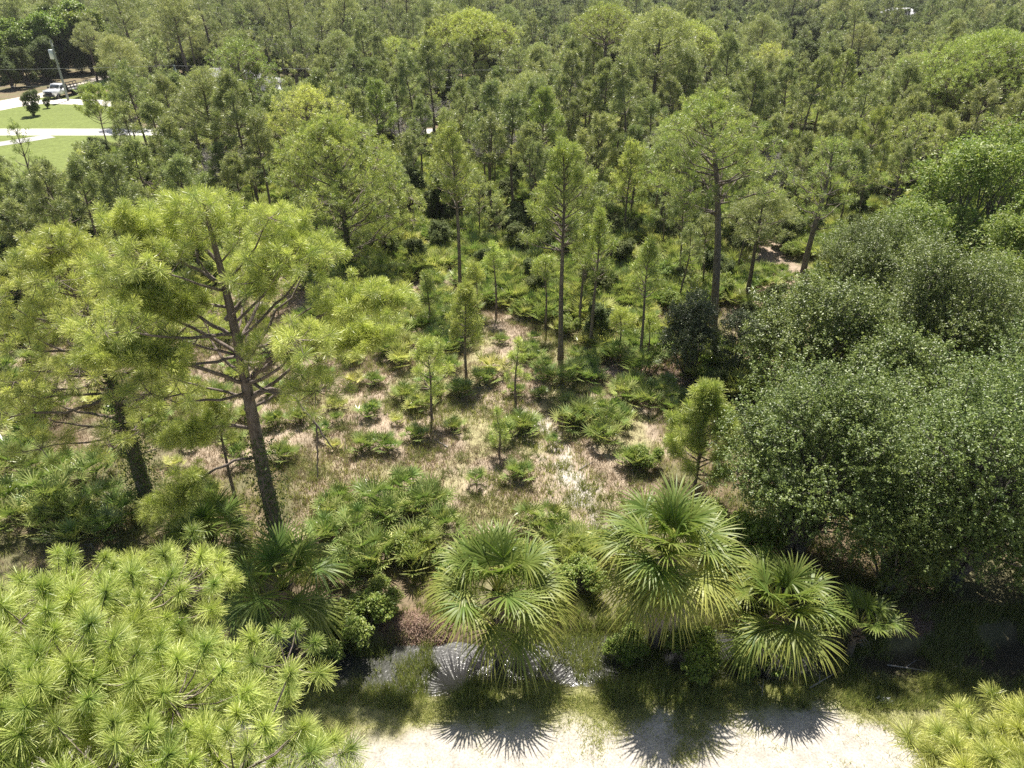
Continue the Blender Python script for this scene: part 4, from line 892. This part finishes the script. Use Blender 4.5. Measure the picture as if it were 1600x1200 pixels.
# undergrowth beneath the wood
src_pal = [c for c in SC.objects if c.name.startswith("fronds")]
one = {k: next(c for c in src_pal if c.data == PM[k][0]) for k in PM}
def kid(key): return next(c for c in SC.objects if c.data == OAK[key][1])
items = []; tr_ = 0
while len(items) < 8200 and tr_ < 40000:
    tr_ += 1; y = math.sqrt(30**2+(135**2-30**2)*rng.random()) if rng.random() < .75 else 135+165*rng.random(); x = (rng.random()*2-1)*(.8*y+6)
    if inside(lawn, x, y) or ROAD_Y0-1 < y < ROAD_Y1+1 or inside(clearing, x, y) or inside(left_open, x, y) or inside(right_bare, x, y): continue
    if any((x-a)**2+(y-b)**2 < c*c for a, b, c in houses+open_spots): continue
    pxx = project((x, y, 0))[0]
    if y < 36 and -22 < x < 8: continue
    if inside(far_bare, x, y) and rng.random() < .8: continue

    if (pxx < 175 and 84 < y < 146) or (pxx < 270 and 84 < y < 105): continue
    u_ = rng.random(); k = 0 if u_ < .40 else 1 if u_ < .70 else 2 if u_ < .86 else 3
    if y > 135: k = 3
    items.append((x, y, 0 if y > 80 else gzf(x, y), k, (.75+.5*rng.random())*(1 if k != 3 else .26 if y < 135 else .7), .05*rng.normal(), rng.random()*6.28))
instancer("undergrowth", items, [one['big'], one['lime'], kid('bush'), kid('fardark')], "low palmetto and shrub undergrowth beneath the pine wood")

# ------------------------------------------------------------------ grasses and litter
def blades(n, poly_fn, lo, hi, h0, h1, w, tint, mat, name, label, per=5, flare=.35, seed=1, zmin=-9):
    r_ = np.random.default_rng(seed); m_ = int(n/per*6); x = lo[0]+(hi[0]-lo[0])*r_.random(m_); y = lo[1]+(hi[1]-lo[1])*r_.random(m_)
    ok = r_.random(m_) < poly_fn(x, y); x, y = x[ok][:n//per], y[ok][:n//per]; z = np.maximum(gz(x, y), zmin); k = len(x)
    h = (h0+(h1-h0)*r_.random((k, 1))**1.5)*(.7+.5*r_.random((k, per))); a = r_.random((k, per))*6.28; fl = flare*(.3+r_.random((k, per)))*h
    b = np.stack([x[:, None]+.05*r_.normal(size=(k, per)), y[:, None]+.05*r_.normal(size=(k, per)), np.repeat(z[:, None], per, 1)-.01], -1)
    e = b+np.stack([np.cos(a)*fl*1.6, np.sin(a)*fl*1.6, h], -1); sv = np.stack([-np.sin(a), np.cos(a), 0*a], -1)*w*.5; sv += r_.normal(size=sv.shape)*w*.2
    v = np.stack([b-sv, b+sv, e], 2).reshape(-1, 3); T = np.zeros((k, per, 3, 4)); T[..., 3] = 1
    T[..., 0] = np.clip(tint[0]+.2*r_.normal(size=(k, per, 1))+.15*r_.normal(size=(k, 1, 1)), 0, 1); T[..., 1] = np.clip(tint[1]+.2*r_.normal(size=(k, per, 1)), 0, 1)
    return tag(link(name, MB().add(v, np.arange(len(v)).reshape(-1, 3), T.reshape(-1, 4)).mesh(name, M[mat])), label, kind="stuff")
def m_clear(x, y):
    inn = np.minimum(sdist(clearing, x, y), np.minimum(sdist(left_open, x, y), sdist(right_bare, x, y)))
    w_ = sdist(white_patch, x, y)
    return np.where(inn < .6, .35+.65*sstep(.4, .6, fbm(x*.6, y*.6, 61, 3)), .22)*np.where(w_ < .3, .15, 1)*(y < 46)*(y > 18.2)
blades(300000, m_clear, (-28, 19), (14, 46), .1, .32, .016, (.45, .5), 'dry', "dry_grass", "short dry straw-coloured grass over the clearing", seed=3)
blades(130000, lambda x, y: np.where(np.minimum(sdist(clearing, x, y), sdist(left_open, x, y)) < .3, sstep(.5, .62, fbm(x*.45, y*.45, 65, 3)), .55)*(y < 46)*(y > 18), (-28, 19), (14, 46), .12, .4, .02, (.55, .5), 'grass', "green_grass", "patches of green grass and weeds in the clearing", seed=4)
blades(60000, lambda x, y: (fbm(x*1.3, y*1.3, 171, 3) > .58)*(np.minimum(sdist(clearing, x, y), sdist(left_open, x, y)) < .3)*.8, (-28, 19), (14, 44), .12, .42, .02, (.25, .2), 'grass', "weeds", "low dark weeds and small herbs dotted over the dry grass", seed=12, per=12, flare=.9)
blades(220000, lambda x, y: np.maximum(sstep(12.2, 13.8, y+(fbm(x*.8, y*.8, 5, 4)-.5)*2.2+(fbm(x*.22, y*.22, 123, 3)-.5)*3.2), .035*(fbm(x*2, y*2, 9, 3) > .55))*(1-sstep(14.9, 15.6, y))*(.15+.85*sstep(.4, .58, fbm(x*1.1, y*1.1, 66, 3))), (-20, 11.6), (20, 15.6), .05, .16, .012, (.7, .7), 'grass', "verge_grass", "thin green grass along the ditch edge", seed=6, flare=.7)
def m_ditch(x, y):
    f = fbm(x*.9, y*.9, 67, 3); return np.clip(sstep(.46, .60, f)+.2*sstep(.9, 1.0, np.abs(y-15.7)/1.5), 0, 1)*(np.abs(y-15.7) < 2.1)
blades(110000, m_ditch, (-20, 13.8), (20, 17.9), .2, .5, .016, (.4, .5), 'grass', "ditch_reeds", "grass blades standing in the ditch water", seed=7, zmin=-.34)
blades(60000, lambda x, y: np.where((y < 20.5), .8, .3)*(fbm(x*.7, y*.7, 68, 3) > .45), (-16, 16.8), (16, 24), .15, .45, .018, (.3, .35), 'grass', "bank_weeds", "rank weeds on the far bank of the ditch", seed=8)
# fallen red-brown needles: heap on the bank and scattered
r_ = np.random.default_rng(15)
def needle_heap(cx, cy_, rx, ry, n, hh, name, label):
    a = r_.random(n)*6.28; q = np.sqrt(r_.random(n)); x = cx+rx*q*np.cos(a); y = cy_+ry*q*np.sin(a); z = gz(x, y)+hh*(1-q**2)*r_.random(n)+.01
    d = nrm(r_.normal(size=(n, 3))*[1, 1, .25])*.14; sv = nrm(np.cross(d, r_.normal(size=(n, 3))))*.008; c = np.stack([x, y, z], 1)
    v = np.stack([c-d-sv, c-d+sv, c+d], 1).reshape(-1, 3); T = np.repeat(np.stack([r_.random(n), .3+.5*r_.random(n), 0*x, 1+0*x], 1), 3, 0)
    tag(link(name, MB().add(v, np.arange(3*n).reshape(-1, 3), T).mesh(name, M['redneedle'])), label, kind="stuff")
needle_heap(-3.3, 17.0, 1.25, .65, 9000, .22, "fallen_needles", "heap of reddish fallen needles on the ditch bank")
needle_heap(13.5, 17.2, 1.1, .6, 5000, .1, "fallen_needles", "reddish fallen needles under the overhanging oak")
needle_heap(8.8, 39.5, 4, 5, 14000, .05, "fallen_needles", "reddish needle litter on bare ground by the thick grey pine")
# fallen twigs lying about
for q, (px, py, L, az) in enumerate([(648, 1003, .9, .2), (1010, 1050, .8, .8), (1265, 1075, 1.1, .5), (1390, 1030, 1.4, -.2), (1470, 1045, 1.2, .4), (1190, 1090, .7, 1.2), (905, 735, 1.0, .7), (700, 700, 1.1, 2.4)]):
    p = G(px, py); z = gzf(p[0], p[1])+.05; t_ = MB().add(*tube(arc([p[0], p[1], z], az, .06, L, .1, 5), [.03, .026, .02, .015, .006], 5)); t_.add(*tube(arc([p[0]+.4*L*math.cos(az), p[1]+.4*L*math.sin(az), z+.02], az+.7, .15, L*.4, .1, 4), [.015, .012, .008, .004], 4))
    lb = ["short stick lying on the reddish needle heap", "grey stick in the ditch below the tallest palm", "dead stick on the bank below the low spreading palm", "long stick in the oak shade", "stick on the shaded bank under the broad oak", "small stick near the sand edge below the palms", "bleached stick beside the white sand patch", "curved stick lying in the near dry grass"][q]
    tag(link("fallen_branch", t_.mesh("fallen_branch", M['deadwood'])), lb, "branch", "fallen sticks")
# white scrap of litter
p = G(1383, 1093); r_ = np.random.default_rng(4); u = np.linspace(0, 1, 9); U, V = np.meshgrid(u, u)
vv = np.stack([p[0]-.22+.44*U+.04*r_.normal(size=U.shape), p[1]-.14+.28*V+.04*r_.normal(size=U.shape), gzf(p[0], p[1])+.05+.09*r_.random(U.shape)], -1).reshape(-1, 3)
ix = np.arange(81).reshape(9, 9); a, b, c, d = ix[:-1, :-1].ravel(), ix[:-1, 1:].ravel(), ix[1:, 1:].ravel(), ix[1:, :-1].ravel()
tag(link("litter", MB().add(vv, np.concatenate([np.stack([a, b, c], 1), np.stack([a, c, d], 1)])).mesh("litter", flat_mat("white_paper", (.8, .82, .85), .6))), "crumpled white scrap of litter on the shaded verge", "litter")

# ------------------------------------------------------------------ houses, poles, truck
roofg = rough_mat("grey_shingles", (.20, .20, .21), (.32, .32, .33), 6, .85, .3); wallm = rough_mat("pale_render", (.55, .58, .6), (.66, .68, .7), 2, .9, .1)
glass = flat_mat("window_glass", (.03, .04, .05), .08, 0, .8); white = flat_mat("white_paint", (.8, .8, .8), .45); dark = flat_mat("dark_steel", (.02, .02, .022), .5)
def house(x, y, rz, wx, wy, wh, rh, label, roofm, eave=.5):
    r = empty("house", (x, y, 0), label, "house", None, rz); hx, hy = wx/2, wy/2
    part("wall", MB().add(*box(-hx, hx, -hy, hy, -.2, wh)), wallm, r)
    ex_, ey = hx+eave, hy+eave; ri = max(0, ex_-ey)
    v = [(-ex_, -ey, wh), (ex_, -ey, wh), (ex_, ey, wh), (-ex_, ey, wh), (-ri, 0, wh+rh), (ri, 0, wh+rh)]
    v += [(a, b, c+.12) for a, b, c in v[:4]]; v = [(a, b, c+.12) if i in (4, 5) else (a, b, c) for i, (a, b, c) in enumerate(v)]
    f = [(6, 7, 5), (6, 5, 4), (7, 8, 5), (8, 9, 4), (8, 4, 5), (9, 6, 4), (0, 2, 1), (0, 3, 2)]
    for i in range(4): j = (i+1) % 4; f += [(i, j, 6+j), (i, 6+j, 6+i)]
    part("roof", MB().add(v, f), roofm, r)
    for i, cx in enumerate(np.linspace(-hx+1.6, hx-1.6, 4)):
        if i == 1:
            part("door", MB().add(*box(cx-.5, cx+.5, -hy-.06, -hy-.003, 0, 2.1)), flat_mat("door_paint", (.35, .2, .15), .5), r); continue
        w_ = part("window", MB().add(*box(cx-.75, cx+.75, -hy-.05, -hy-.003, .9, 2.1)), white, r)
        o = link("pane", MB().add(*box(cx-.65, cx+.65, -hy-.07, -hy-.053, 1, 2)).mesh("pane", glass), w_)
    return r
house(-43, 116, .06, 14, 10, 2.8, 2.4, "grey-roofed house half hidden by pines right of the white truck", roofg)
house(115, 239, -.1, 15, 10, 3.2, 2.8, "pale-roofed house glimpsed at the top right of the wood", rough_mat("light_shingles", (.42, .42, .43), (.52, .52, .54), 4, .8, .2))
house(77, 192, .2, 7, 6, 2.6, 1.1, "small low house with pale roof seen between treetops", rough_mat("white_metal_roof", (.55, .56, .58), (.65, .66, .68), 3, .5, .1))
house(60, 161, .1, 4.5, 3.5, 2, .6, "little pale-roofed shed below the small low house", rough_mat("shed_roof", (.5, .53, .56), (.6, .62, .65), 3, .5, .1))
# far fence
fr_ = empty("wooden_fence", (139, 212, 0), "dark rail fence at the right photo edge near the far houses", "fence", None, .1); fm = rough_mat("fence_wood", (.12, .09, .08), (.2, .16, .14), 6, .9, .2)
for k in range(7): part("post", MB().add(*box(-9+3*k-.07, -9+3*k+.07, -.07, .07, -.2, 1.6)), fm, fr_)
for k in range(3): part("rail", MB().add(*box(-9.2, 9.2, -.11, -.073, .3+.45*k, .48+.45*k)), fm, fr_)
# utility poles and wires
pm = rough_mat("pole_wood", (.2, .22, .2), (.33, .35, .32), 3, .8, .1, (1, 1, .1))
def pole(x, y, h, label, transformer=True, arm=True):
    r = empty("utility_pole", (x, y, 0), label, "utility pole", "utility poles")
    part("pole", MB().add(*tube([(0, 0, -.3), (0, 0, h*.5), (0, 0, h)], [.19, .16, .12], 10)), pm, r, True)
    if transformer: part("transformer", MB().add(*tube([(-.42, -.1, h-2.7), (-.42, -.1, h-2.66), (-.42, -.1, h-1.45), (-.42, -.1, h-1.35), (-.42, -.1, h-1.34)], [.02, .33, .33, .25, .02], 12)), flat_mat("pale_steel", (.55, .6, .62), .4), r, True)
    if arm: part("insulator", MB().add(*tube([(.16, -.12, h-.9), (.16, -.12, h-.5)], [.09, .07], 8)), white, r, True)
    return r
p1 = G(107, 157); pole(p1[0], p1[1], 8.7, "leaning-looking grey utility pole beside the white truck")
p2x = at(270, 95, 93)[0]; pole(p2x, 93, 8.6, "utility pole top poking out of the pines left of the grey house", False)
pole(-104, 93, 8.6, "utility pole at the photo edge holding the two wires", False); pole(28, 93, 8.6, "utility pole hidden low among pines by the road", False); pole(94, 93, 8.6, "utility pole among the pines at the far right of the road", False)
wm = flat_mat("wire_metal", (.45, .47, .48), .5)
pxs = [-104, p2x, 28, 94]; wn = ["left edge", "middle", "right"]
for i in range(3):
    for z, nmz in ((8.5, "upper"), (6.6, "lower")):
        s = np.linspace(0, 1, 16); x = pxs[i]+(pxs[i+1]-pxs[i])*s; pth = np.stack([x, 0*x+92.8, z-.5*4*s*(1-s)], 1)
        tag(link("power_line", MB().add(*tube(pth, .007, 4)).mesh("power_line", wm)), f"{nmz} power line along the road, {wn[i]} span", "power line", "power lines")
# lawn shrubs
for px, py, s_, lb in ((54, 181, 1.0, "wide low shrub casting shadow on the far lawn"), (75, 169, .45, "small dark shrub on the far lawn edge near the truck")):
    p = G(px, py); r = leafy("shrub", 'fardark', p[0], p[1], 1, s_*.42, lb, "shrub", "lawn shrubs")
# truck
f0, b0 = G(78, 156), G(132, 143); hd = math.atan2(f0[1]-b0[1], f0[0]-b0[0]); cx, cy_ = (f0+b0)[:2]/2
tr = empty("pickup_truck", (cx, cy_, 0), "white work truck with black flatbed parked by the utility pole", "truck", None, hd)
wp = flat_mat("white_car_paint", (.82, .83, .85), .25, 0, .5, .5); bp_ = flat_mat("black_trim", (.015, .015, .017), .5)
def prism(prof, y0, y1):
    n = len(prof); v = [(x, y0, z) for x, z in prof]+[(x, y1, z) for x, z in prof]; f = [(0, i, i+1) for i in range(1, n-1)]+[(n, n+i+1, n+i) for i in range(1, n-1)]
    for i in range(n): j = (i+1) % n; f += [(i, n+i, n+j), (i, n+j, j)]
    return v, f
part("body", MB().add(*prism([(1.1, .55), (3.9, .55), (3.95, 1.05), (3.85, 1.32), (2.5, 1.42), (1.1, 1.42)], -1.0, 1.0)), wp, tr)
part("cab", MB().add(*prism([(1.0, 1.423), (2.48, 1.423), (1.95, 2.05), (1.15, 2.08), (1.0, 1.9)], -.88, .88)), wp, tr)
part("windshield", MB().add(*prism([(2.50, 1.46), (2.52, 1.46), (2.06, 2.0), (2.04, 2.0)], -.76, .76)), glass, tr)
for sg in (-1, 1):
    y = sg*.885; part("side_window", MB().add(*prism([(1.15, 1.47), (2.25, 1.47), (1.9, 1.95), (1.2, 1.95)], min(y, y+sg*.02), max(y, y+sg*.02))), glass, tr)
    dr = part("door", MB().add(*box(1.2, 2.45, min(sg*1.003, sg*1.03), max(sg*1.003, sg*1.03), .62, 1.4)), wp, tr); link("handle", MB().add(*box(1.3, 1.5, min(sg*1.033, sg*1.06), max(sg*1.033, sg*1.06), 1.18, 1.23)).mesh("handle", bp_), dr)
    part("headlight", MB().add(*box(3.93, 3.985, sg*.8-.14, sg*.8+.14, .95, 1.15)), flat_mat("lamp_glass", (.7, .7, .7), .1), tr)
    part("mirror", MB().add(*box(2.25, 2.4, sg*1.18-.12, sg*1.18+.12, 1.4, 1.7)), bp_, tr)
    for wx_ in (3.1, -2.5):
        y0_ = sg*.92; wv = [(wx_, y0_-.14, .42), (wx_, y0_-.13, .42), (wx_, y0_+.13, .42), (wx_, y0_+.14, .42)]
        wl = part("wheel", MB().add(*tube(wv, [.2, .42, .42, .2], 18)), bp_, tr, False)
        link("rim", MB().add(*tube([(wx_, y0_+sg*.13, .42), (wx_, y0_+sg*.165, .42)], [.24, .2], 12)).mesh("rim", flat_mat("rim_steel", (.5, .5, .5), .3, .6)), wl)
part("grille", MB().add(*box(3.945, 3.99, -.62, .62, .72, 1.15)), bp_, tr); part("bumper", MB().add(*box(3.96, 4.15, -1.0, 1.0, .42, .68)), bp_, tr)
part("flatbed", MB().add(*box(-4.1, .85, -1.12, 1.12, .85, 1.0)), dark, tr); part("chassis", MB().add(*box(-4.0, 1.08, -.4, .4, .5, .82)), dark, tr)
rk = MB()
for x in np.linspace(-4.0, .8, 7):
    for sg in (-1, 1): rk.add(*box(x-.04, x+.04, sg*1.08-.03, sg*1.08+.03, 1.002, 1.75))
for sg in (-1, 1):
    for z in (1.3, 1.7): rk.add(*box(-4.1, .86, sg*1.115-.01+sg*.02, sg*1.115+.01+sg*.02, z-.06, z+.06))
part("side_rack", rk, dark, tr); part("headboard", MB().add(*box(.87, .93, -1.08, 1.08, 1.0, 1.95)), dark, tr)
p = G(136, 150); r = empty("utility_trailer", (p[0], p[1], 0), "dark low utility trailer behind the white truck", "trailer", None, hd+.1)
part("deck", MB().add(*box(-2, 1.6, -1, 1, .55, .68)), dark, r); part("drawbar", MB().add(*box(1.61, 2.8, -.06, .06, .5, .6)), dark, r)
for sg in (-1, 1):
    part("side_rail", MB().add(*box(-2, 1.6, sg*.97-.03, sg*.97+.03, .682, 1.25)), dark, r)
    part("wheel", MB().add(*tube([(-.2, sg*1.15-.1, .36), (-.2, sg*1.15-.09, .36), (-.2, sg*1.15+.09, .36), (-.2, sg*1.15+.1, .36)], [.15, .36, .36, .15], 14)), bp_, r)
p = G(150, 150); palmetto('lush', p[0], p[1], 1, 1.5, "big dark palmetto beside the trailer at the edge of the far lawn", None)

# ------------------------------------------------------------------ labels shared by look-alikes get their place in the row
def settle_labels(last=False):
    by = {}
    for o in SC.objects:
        if o.parent is None and o.get("label") and o.get("group"): by.setdefault(o["label"], []).append(o)
    order = ["first", "second", "third", "fourth", "fifth", "sixth", "seventh", "eighth", "ninth", "tenth", "eleventh", "twelfth", "thirteenth", "fourteenth"]
    for lb, os_ in by.items():
        if len(os_) < 2: continue
        os_.sort(key=lambda o: project(o.location)[0])
        for i, o in enumerate(os_):
            w = "left one" if (len(os_) < 4 and i == 0) else "right one" if (len(os_) < 4 and i == len(os_)-1) else "middle one" if len(os_) == 3 else order[min(i, 13)]+" from left"
            o["label"] = lb+", "+w
settle_labels()
for o in SC.objects:
    if o.parent is None and len(str(o.get('label', '')).replace('-', ' ').split()) > 16: print('LONG', o['label'])
# ------------------------------------------------------------------ air
hm = bpy.data.materials.new("haze"); hm.use_nodes = True; hn = hm.node_tree; hn.nodes.remove(hn.nodes["Principled BSDF"])
pv = hn.nodes.new("ShaderNodeVolumePrincipled"); pv.inputs["Density"].default_value = .00014; pv.inputs["Color"].default_value = (.93, .95, 1, 1); pv.inputs["Anisotropy"].default_value = .3
hn.links.new(pv.outputs[0], hn.nodes["Material Output"].inputs["Volume"])
hz = link("haze", MB().add(*box(-1215, 1215, -75, 2420, -2.2, 22.5)).mesh("haze", hm)); tag(hz, "thin pale haze over the wood", kind="stuff")
